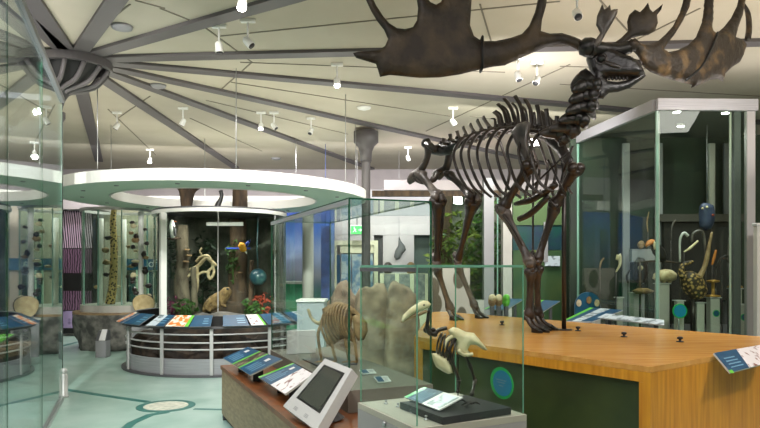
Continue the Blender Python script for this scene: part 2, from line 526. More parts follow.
# hub: dark ring with curved brackets down to a column
colp = W(52, 100, 8.3)
hb = thing('ceiling_hub', (colp.x, colp.y, 0), 'dark grey column with curved brackets fanning up to the round hub of the ceiling beams', 'column')
m = MB(); m.arc((hub.x, hub.y), .40, .46, CZ - .14, CZ - .042, 0, 360); m.build('hub_ring', M['beam'], hb)
m = MB(); m.arc((hub.x, hub.y), .0, .39, CZ - .05, CZ - .004, 0, 360); m.build('hub_plate', M['beam_dark'], hb)
m = MB(); vs = []; nn_ = 24
for f, rr, z in ((0, .36, CZ - .06), (.35, .30, CZ - .2), (.75, .16, CZ - .42), (1, .05, 3.62)):
    cx, cy = hub.x + (colp.x - hub.x) * f, hub.y + (colp.y - hub.y) * f
    vs += [(cx + rr * math.cos(6.2832 * k / nn_), cy + rr * math.sin(6.2832 * k / nn_), z) for k in range(nn_)]
m.add(vs, [(j * nn_ + k, j * nn_ + (k + 1) % nn_, (j + 1) * nn_ + (k + 1) % nn_, (j + 1) * nn_ + k) for j in range(3) for k in range(nn_)], True)
m.build('dark_core', M['beam_dark'], hb)
for k in range(12):
    a = 2 * math.pi * k / 12 + .2
    top = V((hub.x + .42 * math.cos(a), hub.y + .42 * math.sin(a), CZ - .14))
    bot = V((colp.x + .07 * math.cos(a), colp.y + .07 * math.sin(a), 3.55))
    mid = bot.lerp(top, .35) + V((0, 0, .1)); mid.x = bot.x + (top.x - bot.x) * .18; mid.y = bot.y + (top.y - bot.y) * .18
    m = MB(); m.tube([bot, mid, bot.lerp(top, .72) - V((0, 0, .02)), top], [.035, .03, .03, .03], 6, sub=4)
    m.build('curved_bracket', M['beam'], hb)
m = MB(); m.lathe((colp.x, colp.y, 0), [(.13, 0), (.13, 3.5), (.16, 3.55), (.16, 3.62)], 20); m.build('column_shaft', M['beam'], hb)

# slim column under the beam by the back of the hall
p = W(366, 185, 12.4)
t = thing('support_column', (p.x, p.y, 0), 'slim grey column with a flared head under the ceiling beam right of the ring canopy', 'column')
m = MB(); m.lathe((p.x, p.y, 0), [(.085, 0), (.085, 3.62), (.1, 3.66)], 16); m.build('column_shaft', M['beam'], t)
m = MB(); m.lathe((p.x, p.y, 0), [(.11, 3.67), (.12, 3.85), (.16, 3.95), (.24, 4.03), (.24, 4.24)], 16); m.build('column_head', M['beam'], t)

# suspended ring canopy
RC = (-2.8, 11.0)
t = thing('ring_canopy', (RC[0], RC[1], 2.76), 'large white suspended ring canopy over the round barrier', 'canopy')
m = MB(); m.arc(RC, 2.53, 2.56, 2.76, 2.92, 0, 360, 96); m.build('outer_fascia', M['white'], t)
m = MB(); m.arc(RC, 1.68, 1.71, 2.76, 2.92, 0, 360, 96); m.build('inner_fascia', M['white'], t)
m = MB(); m.arc(RC, 1.712, 2.528, 2.77, 2.80, 0, 360, 96); m.build('soffit', M['mint'], t)
m = MB()
for k in range(14):
    a = 2 * math.pi * (k + .5) / 14
    m.lathe((RC[0] + 2.15 * math.cos(a), RC[1] + 2.15 * math.sin(a), 2.76), [(.03, 0), (.035, .012)], 10)
m.build('downlight_cap', M['grey'], t)
for k in range(8):
    a = math.radians(20 + 45 * k)
    m = MB(); m.tube([(RC[0] + 2.5 * math.cos(a), RC[1] + 2.5 * math.sin(a), 2.90), (RC[0] + 2.5 * math.cos(a), RC[1] + 2.5 * math.sin(a), CZ - .003)], .006, 5)
    m.build('suspension_wire', M['silver'], t)

# floor medallion and the dark green lines
mc = G(166, 406)
m = MB(); m.arc((mc.x, mc.y), .25, .33, 0, .004, 0, 360, 40); struct(m, 'trim_14', M['floor_line'])
m = MB(); m.arc((mc.x, mc.y), .0, .25, 0, .0045, 0, 360, 40); struct(m, 'trim_15', M['floor_cream'])
def floor_line(pts, w, name):
    P = [G(*q) for q in pts]
    m = MB(); n = len(P); vs = []
    for i, p in enumerate(P):
        d = (P[min(i + 1, n - 1)] - P[max(i - 1, 0)]).normalized()
        nr = V((-d.y, d.x, 0)) * w
        vs += [p + nr, p - nr, p - nr + V((0, 0, .003)), p + nr + V((0, 0, .003))]
    fs = []
    for i in range(n - 1):
        a, b_ = 4 * i, 4 * i + 4
        fs += [(a + k, b_ + k, b_ + (k + 1) % 4, a + (k + 1) % 4) for k in range(4)]
    m.add(vs, fs)
    struct(m, name, M['floor_line'])
floor_line([(10, 380), (62, 389), (100, 395), (148, 402)], .045, 'trim_16')
floor_line([(168, 412), (150, 415), (132, 423), (112, 440), (100, 470)], .05, 'trim_17')
floor_line([(194, 409), (240, 410), (300, 411)], .03, 'trim_18')
floor_line([(40, 350), (62, 346), (82, 341), (150, 335)], .05, 'trim_19')

# ceiling spotlights
def spot(px, py, label, lit, tilt=(.3, .2), power=0, z=4.05, col=(1, .96, .9)):
    p = GC(px, py, z)
    t = thing('ceiling_spotlight', (p.x, p.y, CZ), label, 'spotlight', 'ceiling spotlights')
    m = MB(); m.box((p.x, p.y, CZ - .02), (.16, .05, .04)); m.build('mounting_plate', M['white'], t)
    m = MB(); m.tube([(p.x, p.y, CZ - .03), (p.x, p.y, p.z + .06)], .012, 6); m.build('stem', M['white'], t)
    d = V((tilt[0], tilt[1], -1)).normalized()
    a = p - d * .06; e = p + d * .06
    m = MB(); m.tube([a, a + d * .02, p, e], [.025, .04, .043, .045], 14, smooth=False); m.build('lamp_can', M['white'], t)
    m = MB(); m.tube([e, e + d * .008], .037, 14); m.build('lamp_lens', M['bulb'] if lit else M['chalk'], t)
    if power:
        l = bpy.data.lights.new('spot_beam', 'SPOT'); l.energy = power; l.spot_size = math.radians(120); l.spot_blend = .6
        l.shadow_soft_size = .05; l.color = col
        o = bpy.data.objects.new('spot_beam', l); C.objects.link(o)
        q = e + d * .03
        o.location = q; o.rotation_euler = d.to_track_quat('-Z', 'Y').to_euler()
    return t
spot(242, 3, 'lit spotlight glaring at the top edge above the wide ceiling beam', True, (0, -.35), 150)
spot(337, 82, 'lit spotlight glaring on the beam left of the big antler', True, (.1, -.45), 150)
spot(261, 126, 'lit spotlight glaring on a beam straight above the ring canopy', True, (0, -.5), 150)
spot(150, 160, 'lit spotlight glaring low over the left part of the ring canopy', True, (0, -.5), 120)
spot(219, 47, 'unlit white spotlight hanging down between two beams left of the slanting one', False, (.1, 0))
spot(248, 42, 'small white spotlight tilted sideways in front of a ceiling seam', False, (.9, -.2))
spot(311, 131, 'dark mouthed white spotlight above the middle of the ring canopy', False, (-.3, -.5))
spot(359, 143, 'dark mouthed white spotlight right of the ring canopy wires', False, (-.7, -.4))
spot(274, 126, 'small unlit spotlight just right of the glaring one over the ring', False, (.8, -.2))
spot(117, 126, 'small white spotlight on the seam at the upper left of the ring canopy', False, (-.6, -.1))
spot(183, 122, 'small white spotlight between two beams above the ring canopy', False, (-.5, .1))
spot(453, 122, 'white spotlight on the crossing of seams above the skeleton tail', False, (.8, .2))
spot(408, 158, 'small pale spotlight left of the skeleton hip', False, (.3, .2))
spot(518, 76, 'left of two white spotlights under the left antler beam', False, (.2, -.3))
spot(537, 80, 'right of two white spotlights under the left antler beam', False, (-.5, -.5))
spot(577, 14, 'round white spotlight hanging between the antlers', False, (0, -.9))
# ceiling discs
for px, py, lb in ((122, 26, 'flat grey ceiling disc at the upper left near the hub'), (158, 85, 'small grey ceiling disc between two beams right of the hub'),
                   (276, 158, 'flat grey ceiling disc just above the ring canopy'), (364, 107, 'clear domed ceiling sensor below the left antler')):
    p = GC(px, py)
    m = MB(); m.lathe((p.x, p.y, CZ - .05), [(.05, 0), (.11, .02), (.12, .048)], 18)
    tag(m.build('ceiling_disc', M['grey'] if px != 364 else M['white']), lb, 'detector')
# floodlight glaring behind the ribs of the skeleton
p = W(535, 142, 7.6)
t = thing('floodlight', (p.x, p.y, 1.0), 'glaring white floodlight on a slim post behind the ribs of the skeleton', 'lamp')
FLOODPOST = (p, t)
m = MB(); m.box((p.x, p.y + .06, p.z), (.16, .08, .1)); m.build('lamp_housing', M['grey_dk'], t)
m = MB(); m.box((p.x, p.y + .014, p.z), (.11, .01, .075)); m.build('lamp_lens', M['bulb'], t)
m = MB(); m.lathe((p.x, p.y + .1, 1.0), [(.1, 0), (.1, .015), (.012, .02), (.012, p.z - 1.0)], 12); m.build('lamp_post', M['steel'], t)
area('floodlight_glow', (p.x, p.y + .1, p.z + .1), (p.x + .2, p.y + 5.0, 4.6), .2, .2, 55, (1, .96, .97))
# ================================================================== WOODEN PLINTH
ZP = 1.0
u1 = V((-.609, .793)); u2 = V((.797, .604))
c0 = V((1.64, 3.88))
P1 = V((.30, 5.62)); P2 = V((.72, 8.75)); P3 = c0 + u2 * 2.45 + u1 * 3.4; P4 = c0 + u2 * 2.45 + u1 * -1.5; P5 = c0 + u2 * 2.45 - u1 * 1.5
foot = [c0, P1, P2, c0 + u1 * 4.4 + u2 * 2.4, c0 + u2 * 2.4]
t = thing('display_plinth', (2.4, 6.3, 0), 'huge golden oak display plinth carrying the giant deer skeleton', 'plinth')
def shrink(poly, d):
    cx = sum(p.x for p in poly) / len(poly); cy = sum(p.y for p in poly) / len(poly)
    out = []
    n = len(poly)
    for i in range(n):
        a, b_, c_ = poly[i - 1], poly[i], poly[(i + 1) % n]
        e1 = (b_ - a).normalized(); e2 = (c_ - b_).normalized()
        n1 = V((-e1.y, e1.x)); n2 = V((-e2.y, e2.x))
        if n1.dot(V((cx, cy)) - b_) < 0: n1 = -n1
        if n2.dot(V((cx, cy)) - b_) < 0: n2 = -n2
        out.append(b_ + (n1 + n2) * (d / (1 + n1.dot(n2))))
    return out
m = MB(); m.prism(foot, ZP - .035, ZP); m.build('plinth_top', M['oak_top'], t)
inn = shrink(foot, .002)
# left flank (c0 -> P1): fascia, corner stile, skirting and recessed dark green panel
def flank(a, b_, name_prefix, solid):
    d = (b_ - a).normalized(); nr = V((-d.y, d.x)); L = (b_ - a).length
    cen = V((2.4, 6.3))
    if nr.dot(cen - a) < 0: nr = -nr
    def bx(s0, s1, z0, z1, d0, d1, nm, mt):
        p = [a + d * s0 + nr * d0, a + d * s1 + nr * d0, a + d * s1 + nr * d1, a + d * s0 + nr * d1]
        mm = MB(); mm.hexa([(q.x, q.y, z0) for q in p] + [(q.x, q.y, z1) for q in p]); mm.build(nm, mt, t)
    if solid:
        bx(0, L, 0, ZP - .036, 0, .05, 'side_panel', M['oak'])
    else:
        bx(.0, L, ZP - .10, ZP - .036, 0, .05, 'fascia_board', M['oak'])
        bx(0, .075, 0, ZP - .101, 0, .05, 'corner_stile', M['oak'])
        bx(L - .075, L, 0, ZP - .101, 0, .05, 'corner_stile', M['oak'])
        bx(.076, L - .076, 0, .1, 0, .05, 'skirting_board', M['oak'])
        bx(.076, L - .076, .101, ZP - .101, .035, .05, 'green_panel', M['greenpanel'])
flank(c0, P1, 'l', False)
flank(P1 - V((-.02, .06)), P2, 'e', False)
flank(c0, c0 + u2 * 2.4, 'r', True)
# brass floor sockets on the top
for px, py, lb in ((578, 331, 'small dark screw stud on the plinth top nearest the steel rod'), (624, 337, 'small dark screw stud in the middle of the plinth top'),
                   (680, 342, 'small dark screw stud toward the right end of the plinth top'), (502, 325, 'small dark screw stud on the plinth top between the deer legs')):
    p = G(px, py, ZP)
    q = MB(); q.lathe((p.x, p.y, ZP), [(.028, 0), (.03, .006), (.01, .01), (.01, .022), (.022, .024), (.022, .04), (.01, .045)], 14)
    tag(q.build('floor_stud', M['black']), lb, 'stud', 'studs on the plinth top')

# ================================================================== GIANT DEER SKELETON
NX, NY = .834, .551
CC = NX * 1.5 + NY * 6.0
def EP(px, py, w=0.0):
    k = (px - 380) / FPX
    Y = (CC + w) / (NX * k + NY)
    return W(px, py, Y)
UB = V((.551, -.834, 0))      # along the body to the head
NB = V((NX, NY, 0))           # to the deer's left
deer = thing('deer_skeleton', (1.2, 6.6, ZP), 'dark mounted skeleton of a giant deer with enormous antlers striding over the oak plinth', 'skeleton')
def bone(name, pts, r, mt='bone_dark', n=9, sub=4, flat=1.0, parent=None, label=None, knobs=()):
    q = MB(); q.tube(pts, r, n, sub=sub, flat=flat)
    for c, rr in knobs: q.ball(c, rr, 2, .25, seed=rr if not hasattr(rr, '__len__') else rr[0])
    return q.build(name, M[mt], parent or deer, label=label)
def limb(name, a, b_, r0, r1, mt, bulge=0.0, k0=None, k1=None, parent=None):
    """a long bone: swollen ends, slim shaft"""
    a, b_ = V(a), V(b_)
    d = b_ - a
    side = V((0, 0, 1)).cross(d)
    side = side.normalized() if side.length > 1e-6 else V((1, 0, 0))
    pts = [a, a + d * .08, a + d * .22, a + d * .5 + side * bulge, a + d * .78, a + d * .92, b_]
    rr = [r0 * 1.15, r0 * 1.3, r0 * .85, (r0 + r1) * .36, r1 * .85, r1 * 1.35, r1 * 1.1]
    q = MB(); q.tube(pts, rr, 10, sub=3)
    s2 = side * r0 * .7
    q.ball(a + s2, r0 * .95, 2, .2); q.ball(a - s2, r0 * .95, 2, .2, seed=3)
    s3 = side * r1 * .65
    q.ball(b_ + s3, r1 * .9, 2, .2, seed=5); q.ball(b_ - s3, r1 * .9, 2, .2, seed=7)
    return q.build(name, M[mt], parent or deer)

# spine -------------------------------------------------------------
spine_px = [(430, 150), (438, 148), (447, 145.5), (455, 143), (463, 141), (471, 138.5), (479, 136), (487, 133.5), (495, 131.5), (503, 130), (511, 129), (519, 128.5), (527, 129), (535, 130), (543, 132), (551, 134), (559, 134)]
SP = [EP(x, y) for x, y in spine_px]
spin_top = {2: (444, 138), 3: (450, 134), 4: (457, 131), 5: (463, 127), 6: (470, 124), 7: (477, 120), 8: (483, 117), 9: (494, 112), 10: (498, 104), 11: (504, 98.5), 12: (515, 96), 13: (525, 99), 14: (537, 105), 15: (546, 109), 16: (557, 116)}
for i in range(2, len(SP)):
    p = SP[i]
    a = SP[i - 1]
    d = (p - a).normalized()
    q = MB()
    q.tube([a.lerp(p, .12), a.lerp(p, .3), a.lerp(p, .8), a.lerp(p, .95)], [.035, .048, .048, .036], 9)
    # transverse processes
    for s in (-1, 1):
        L = .13 if i < 9 else .075
        c = a.lerp(p, .5)
        q.tube([c, c + NB * s * L + UB * .01 + V((0, 0, -.01))], [.022, .012], 6, flat=.6)
        q.ball(c + V((0, 0, .045)) + NB * s * .03, .022, 1)
    vb = q.build('vertebra', M['bone_dark'], deer)
    tx, ty = spin_top[i]
    tp = EP(tx, ty); bs = a.lerp(p, .5) + V((0, 0, .03)) + UB * (.02 if i > 8 else .0)
    mid = bs.lerp(tp, .55) + UB * (.02 if 8 < i < 14 else .0) + V((0, 0, .02 if i > 8 else 0))
    q = MB(); q.tube([bs, mid, tp], [.03, .02, .023], 7, sub=4, flat=.5)
    q.build('neural_spine', M['bone_grey' if i < 10 else 'bone_dark'], vb)
    if 8 < i < 15:   # a second, slimmer process close behind
        q = MB(); q.tube([bs - UB * .07, mid - UB * .05 + V((0, 0, -.02)), tp - UB * .04 - V((0, 0, .06))], [.018, .013, .014], 7, sub=4, flat=.5)
        q.build('neural_spine', M['bone_dark'], vb)
# ribs ---------------------------------------------------------------
for i in range(9):
    f = i / 8.0
    k = 5.8 + f * 9
    j = int(k); fr = k - j
    a = SP[j].lerp(SP[min(j + 1, 16)], fr)
    Lz = .62 + .12 * math.sin(f * math.pi) - .06 * f
    wd_ = .17 + .17 * math.sin((1 - f * .8) * math.pi * .75)
    back = -.01 - .05 * (1 - f)
    for s in ((-1,) if i in (0, 2) else (-1, 1)):
        pts = [a + V((0, 0, -.01)), a + NB * s * wd_ * .55 + V((0, 0, -.02)) + UB * back * .3,
               a + NB * s * wd_ * .95 + V((0, 0, -Lz * .28)) + UB * back * .8,
               a + NB * s * wd_ * 1.02 + V((0, 0, -Lz * .55)) + UB * (back * .6 + .04),
               a + NB * s * wd_ * .75 + V((0, 0, -Lz * .85)) + UB * (back * .2 + .06),
               a + NB * s * wd_ * .48 + V((0, 0, -Lz)) + UB * (.10 + .06 * f)]
        bone('rib', pts, [.021, .019, .018, .018, .019, .014], 'bone_dark', 7, 5, .7)
# sternum
st = [EP(515, 206), EP(530, 200), EP(545, 192), EP(556, 184)]
bone('sternum', [st[0] + V((0, 0, .02)), st[1], st[2], st[3]], [.02, .035, .035, .03], 'bone_brown', 8, 3)
# pelvis --------------------------------------------------------------
for s, k in ((-.17, 0), (.17, 1)):
    q = MB()
    dx = 0 if k == 0 else 19
    P_ = lambda x, y, w=s: EP(x + dx * (1 if k else 0), y, w)
    if k == 0:
        q.tube([P_(426, 142), P_(428, 148), P_(427, 158), P_(421, 170), P_(413, 177), P_(409, 182)], [.065, .05, .042, .048, .065, .04], 9, sub=4, flat=.75)
        q.tube([P_(426, 143), P_(436, 150)], [.05, .03], 8); q.ball(P_(426, 143), .055, 2, .3)
        q.tube([P_(413, 176), P_(422, 182), P_(434, 180, -.05), P_(438, 172, 0)], [.04, .028, .03, .02], 8, sub=3)
        q.build('pelvis_half', M['bone_dark'], deer)
    else:
        q.tube([EP(450, 146, s), EP(449, 156, s), EP(446, 168, s), EP(438, 178, s)], [.055, .045, .048, .04], 9, sub=4, flat=.75)
        q.tube([EP(446, 168, s), EP(436, 172, .1), EP(432, 180, .05)], [.036, .03, .025], 8, sub=3)
        q.build('pelvis_half', M['bone_dark'], deer)
# tail end
bone('sacrum', [EP(428, 146), EP(434, 150), EP(442, 149), EP(450, 147)], [.03, .055, .06, .05], 'bone_black', 9, 3)
q = MB()
poly = [(432, 146), (440, 143), (452, 141), (462, 138), (470, 136), (468, 143), (458, 149), (450, 155), (440, 156), (431, 154)]
q.inflate(poly, lambda x, y: (EP(x, y), NB), .05, 2.2); q.build('sacral_plate', M['bone_black'], deer)
# hind legs -----------------------------------------------------------
wR, wL = -.17, .17
hoofR, hoofL = G(453, 320, ZP), G(478, 318, ZP)
hipR = EP(421, 174, wR); kneeR = EP(438, 197, wR); hockR = W(437, 263, 7.22)
limb('femur', hipR, kneeR, .05, .058, 'bone_grey')
bone('kneecap', [kneeR + UB * .06 + V((0, 0, .02)), kneeR + UB * .08 - V((0, 0, .05))], [.03, .035], 'bone_dark')
limb('tibia', kneeR - V((0, 0, .05)), hockR, .062, .036, 'bone_brown')
bone('fibula', [kneeR + NB * .09 - V((0, 0, .05)), hockR + NB * .04 + V((0, 0, .08))], [.016, .01], 'bone_dark', 6, 0)
def foot_chain(hock, hoof, mt, front=False):
    fet = V(hoof) + V((-.03, .02, .13)) if not front else V(hoof) + V((-.05, .04, .14))
    q = MB(); q.ball(hock, (.05, .055, .06), 2, .3); q.ball(hock - UB * .06 + V((0, 0, .07)), (.028, .032, .05), 2, .2); q.ball(hock + V((0, 0, -.05)), .045, 2, .3)
    q.build('ankle_bones' if not front else 'wrist_bones', M[mt], deer)
    limb('cannon_bone', hock + V((0, 0, -.07)), fet, .042, .04, mt)
    for s in (-1, 1):
        o = NB * s * .026
        q = MB(); q.tube([fet + o, fet.lerp(V(hoof), .5) + o * 1.3 + UB * .015, V(hoof) + o * 1.7 + UB * .045 + V((0, 0, .035))], [.026, .02, .024], 8, sub=3)
        pt = q.build('toe_bone', M[mt], deer)
        h = V(hoof) + o * 1.8 + UB * .075
        q = MB()
        r_ = .028
        pr = [h + NB * -r_ - UB * .05, h + NB * r_ - UB * .05, h + NB * r_ * .8 + UB * .035, h + UB * .062, h - NB * r_ * .8 + UB * .035]
        topp = [p_ + V((0, 0, .05)) * (1 if k_ < 2 else .45) - UB * .012 for k_, p_ in enumerate(pr)]
        q.add([V((p_.x, p_.y, ZP + .002)) for p_ in pr] + [V((p_.x, p_.y, ZP + (.055 if k_ < 2 else .022))) for k_, p_ in enumerate(pr)],
              [(4, 3, 2, 1, 0), (5, 6, 7, 8, 9)] + [(i, (i + 1) % 5, 5 + (i + 1) % 5, 5 + i) for i in range(5)])
        q.build('hoof', M['bone_black'], pt)
foot_chain(hockR, hoofR, 'bone_grey')
hipL = EP(449, 174, wL); kneeL = EP(473, 197, wL + .05); hockL = W(458, 261, 7.66)
limb('femur', hipL, kneeL, .045, .06, 'bone_dark')
bone('kneecap', [kneeL + UB * .07 + V((0, 0, .02)), kneeL + UB * .08 - V((0, 0, .05))], [.03, .035], 'bone_grey')
limb('tibia', kneeL - V((0, 0, .05)), hockL, .062, .036, 'bone_brown')
foot_chain(hockL, hoofL, 'bone_grey')
# shoulder blades -------------------------------------------------------
q = MB(); q.inflate([(511, 131), (517, 124), (526, 121), (531, 123), (529, 136), (528, 148), (530, 163), (526, 165), (521, 155), (515, 143)],
                    lambda x, y: (EP(x, y, -.24 + .004 * (y - 140) * .5), NB), .022, 2.2)
sb = q.build('shoulder_blade', M['bone_grey'], deer)
bone('scapular_ridge', [EP(529, 123, -.27), EP(526, 140, -.29), EP(528, 158, -.27)], [.008, .014, .012], 'bone_grey', 6, 3, parent=sb)
q = MB(); q.inflate([(533, 128), (537, 118), (541, 110), (547, 113), (554, 121), (560, 132), (566, 146), (574, 160), (572, 167), (566, 166), (556, 152), (545, 142), (536, 138)],
                    lambda x, y: (EP(x, y, .2), NB), .03, 2.4)
q.build('shoulder_blade', M['bone_dark'], deer)
# front legs ------------------------------------------------------------
shR = EP(530, 165, -.2); elR = EP(503, 207, -.22); caR = W(531, 264, 5.98)
hoofFR = G(535, 332, ZP); hoofFL = G(544, 330, ZP)
limb('humerus', shR, elR, .055, .05, 'bone_brown')
bone('elbow_point', [EP(498, 204, -.22), EP(499, 211, -.22), EP(507, 219, -.22)], [.03, .034, .026], 'bone_grey', 8, 3)
limb('radius', elR + V((0, 0, -.03)), caR, .05, .045, 'bone_grey')
bone('ulna', [EP(500, 210, -.24), EP(511, 225, -.24), W(526, 252, 6.0)], [.025, .016, .01], 'bone_dark', 7, 3)
foot_chain(caR, hoofFR, 'bone_dark', True)
shL = EP(576, 168, .16); elL = EP(555, 204, .18); caL = W(537, 262, 6.14)
limb('humerus', shL, elL, .058, .05, 'bone_brown')
limb('radius', elL + V((0, 0, -.02)), caL, .05, .042, 'bone_brown')
bone('ulna', [EP(551, 200, .18), EP(548, 220, .17), EP(541, 248, .1)], [.03, .014, .01], 'bone_dark', 7, 3)
foot_chain(caL, hoofFL, 'bone_dark', True)
bone('breast_strut', [EP(519, 219, .0), EP(530, 214, .0), EP(541, 204, .0), EP(549, 196, .02)], [.028, .032, .03, .026], 'bone_brown', 8, 3)
# crossed support wires below the neck
for p_, q_ in (((568, 152), (534, 185)), ((548, 160), (566, 196)), ((573, 146), (563, 172)), ((540, 190), (557, 208))):
    q = MB(); q.tube([EP(*p_, 0.02), EP(*q_, 0.02)], .011, 6); q.build('support_rod', M['steel'], deer)
# neck --------------------------------------------------------------
neck = [(556, 135), (566, 130), (575, 122), (582, 112), (585, 101), (588, 90), (591, 80)]
NP = [EP(x, y) for x, y in neck]
for i in range(len(NP) - 1):
    a, c_ = NP[i], NP[i + 1]
    d = (c_ - a).normalized(); per = d.cross(NB).normalized()
    q = MB()
    q.tube([a, a.lerp(c_, .2), a.lerp(c_, .8), c_], [.06, .085, .08, .055], 9)
    mid = a.lerp(c_, .5)
    for s in (-1, 1):
        q.tube([mid, mid + NB * s * .11 + d * -.03, mid + NB * s * .19 - d * .08], [.07, .055, .02], 7, sub=2, flat=.6)
    q.tube([mid, mid - per * .12 - d * .02], [.06, .024], 7)
    q.tube([mid, mid + per * .13 - d * .05], [.05, .024], 7)
    q.ball(mid + per * .07 + d * .04, .05, 2, .4, seed=i)
    q.ball(mid - per * .07 + d * .02, .05, 2, .4, seed=i + 9)
    q.build('neck_vertebra', M['bone_black' if i > 1 else 'bone_dark'], deer)
q = MB(); q.inflate([(586, 68), (580, 73), (575, 79), (572, 85), (572, 90), (575, 93), (579, 91), (583, 88), (590, 88), (596, 92), (598, 86), (594, 76)],
                    lambda x, y: (EP(x, y, 0), NB), .07, 2.0)
q.build('axis_vertebra', M['bone_black'], deer)
# skull -----------------------------------------------------------------
SH = V((.93, -.36, 0)).normalized()            # the muzzle points right and a little to the camera
SN = V((SH.y, -SH.x, 0))                       # sideways axis of the head
SC0 = W(600, 60, 5.62)
def SKP(px, py, w=0.0):
    k = (px - 380) / FPX
    # ray against the vertical mid-plane of the head, shifted by w
    nx, ny = SN.x, SN.y
    c_ = nx * SC0.x + ny * SC0.y + w
    Y = c_ / (nx * k + ny)
    return W(px, py, Y)
q = MB(); q.inflate([(586, 60), (587, 52), (592, 47), (600, 46), (608, 48), (616, 51), (624, 55), (631, 57), (638, 61), (643, 68), (645, 73), (641, 78), (634, 79),
                     (626, 79), (616, 79), (606, 79), (601, 82), (596, 80), (590, 72)], lambda x, y: (SKP(x, y), SN), .105, 1.7, dm=7)
sk = q.build('skull', M['bone_black'], deer)
for s in (-1, 1):
    q = MB()
    ce = SKP(601, 59, s * .1)
    ring = [ce + V((0, 0, .042)) * math.cos(a_ * math.pi / 6) + SH * .045 * math.sin(a_ * math.pi / 6) for a_ in range(13)]
    q.tube(ring, .013, 7); q.build('eye_socket', M['bone_dark'], sk)
    q = MB(); q.ball(ce + SN * s * .004, (.034, .034, .032), 2); q.build('eye_cavity_shade', M['black'], sk)  # solid black ball, paints the shade inside the socket
    q = MB(); q.tube([SKP(604, 62, s * .1), SKP(615, 66, s * .1), SKP(628, 70, s * .07)], [.018, .022, .014], 8, sub=3); q.build('cheekbone', M['bone_dark'], sk)
    q = MB()
    for k in range(6): q.ball(SKP(609 + k * 3.6, 78.5, s * .05), (.014, .012, .02), 1)
    q.build('tooth_row', M['bone_black'], sk)
    q = MB(); q.inflate([(595, 64), (600, 62), (603, 70), (604, 77), (608, 81), (618, 82), (628, 80), (637, 75.5), (644, 72), (646, 76), (640, 81), (630, 88), (618, 92), (609, 93), (603, 99), (598, 98), (595, 88)],
                        lambda x, y: (SKP(x, y, s * (.085 - .0018 * max(0, x - 600))), SN), .02, 1.8)
    q.build('jawbone', M['bone_black'], deer)
q = MB()
ce = SKP(636, 64)
q.tube([ce + V((0, 0, .03)) * math.cos(a_ * math.pi / 5) * .9 + SH * .04 * math.sin(a_ * math.pi / 5) + SN * 0 for a_ in range(11)], .014, 7)
q.build('nose_opening_rim', M['bone_dark'], sk)
q = MB(); q.ball(SKP(635, 64) - SN * .01, (.05, .06, .026), 2); q.build('nasal_cavity_shade', M['black'], sk)  # solid black ball, paints the shade in the nose opening
# antlers -----------------------------------------------------------------
def ANL(px, py):
    f = (588 - px) / 236.0
    Y = 5.55 - .55 * f + .14 * math.sin(max(0, f) * math.pi) - .0012 * (50 - py) * f
    return W(px, py, Y), V((0.25, .97, 0))
q = MB(); q.inflate([(353, 53), (359, 51.5), (370, 51), (379, 50), (385, 46), (388, 39), (384, 30), (377, 21), (371, 11), (366, 0), (363, -10), (366, -16), (371, -6), (376, 5),
                     (383, 16), (389, 23), (397, 28), (405, 29), (413, 27), (417, 20), (418, 8), (416, -6), (411, -22), (412, -32), (418, -20), (425, -6), (430, 2), (436, 4.5), (441, 2), (445, -8), (449, -26), (455, -38), (460, -28), (466, -22), (474, -36), (480, -40), (478, -24),
                     (472, -6), (471, 10), (470, 25), (474, 36), (482, 41), (495, 41), (510, 38), (522, 34), (529, 26), (535, 12), (539, -6), (543, -20), (548, -24), (548, -8), (546, 6), (542, 20), (541, 31), (550, 33.5), (562, 33), (574, 36.5),
                     (584, 41), (592, 46), (590, 53), (580, 51), (570, 46), (560, 44), (548, 46), (530, 54), (512, 62), (505, 65.5), (492, 67), (478, 70), (460, 74.5), (440, 77.5), (420, 78), (400, 76), (390, 75), (380, 77), (378, 70), (376, 64), (366, 61), (356, 58)],
                    ANL, .05, 4.0, dm=16)
anL = q.build('antler', M['antler'], deer, label='far spreading dark antler on the left')
q = MB()
for x in (481.5,):
    pts = [ANL(x, y)[0] + V((0, s_ * .06, 0)) for y, s_ in ((39, -1), (55, -1.05), (70, -1), (70, 1), (55, 1.05), (39, 1), (39, -1))]
    q.tube(pts, .011, 6)
q.build('mounting_strap', M['black'], anL)
def ANR(px, py):
    f = (px - 628) / 120.0
    Y = 5.55 + .75 * f - .12 * math.sin(max(0, min(1, f)) * math.pi)
    return W(px, py, Y), V((-.35, .94, 0))
q = MB(); q.inflate([(626, 44), (631, 40), (637, 41), (642, 43.5), (650, 44), (658, 41), (666, 34), (673, 26), (680, 12), (684, -2), (686, -16), (691, -20), (692, -4), (689, 8), (683, 21), (675, 34), (667, 44), (664, 49), (668, 52),
                     (678, 50), (688, 45), (696, 37), (702, 22), (704, 8), (705, -8), (708, -22), (713, -20), (713.5, 0), (713, 18), (712, 30), (717, 33), (724, 27), (731, 18), (737, 6), (740, -8), (743, -22), (747, -18), (746, -2), (743, 14), (738, 28), (736, 37), (742, 39), (747, 44),
                     (744, 54), (740, 62), (732, 67), (725, 74), (723, 82), (718, 79), (710, 80), (702, 84), (691, 88), (692, 85), (684, 83), (672, 80), (660, 76), (650, 72), (643, 66), (639, 57), (634, 52)],
                    ANR, .055, 3.4, dm=13)
anR = q.build('antler', M['antler_tan'], deer, label='brown antler sweeping up on the right')
q = MB(); q.ball(ANR(632, 46)[0] - V((0, .02, 0)), (.055, .06, .05), 3, .3, 2, 4); q.build('antler_burr', M['antler_tan'], anR)
q = MB(); q.tube([ANR(714, 35)[0] - V((0, .07, 0)), ANR(707, 52)[0] - V((0, .075, 0)), ANR(697, 70)[0] - V((0, .07, 0)), ANR(683, 82)[0] - V((0, .05, 0))], .012, 6, sub=3); q.build('mounting_strap', M['black'], anR)
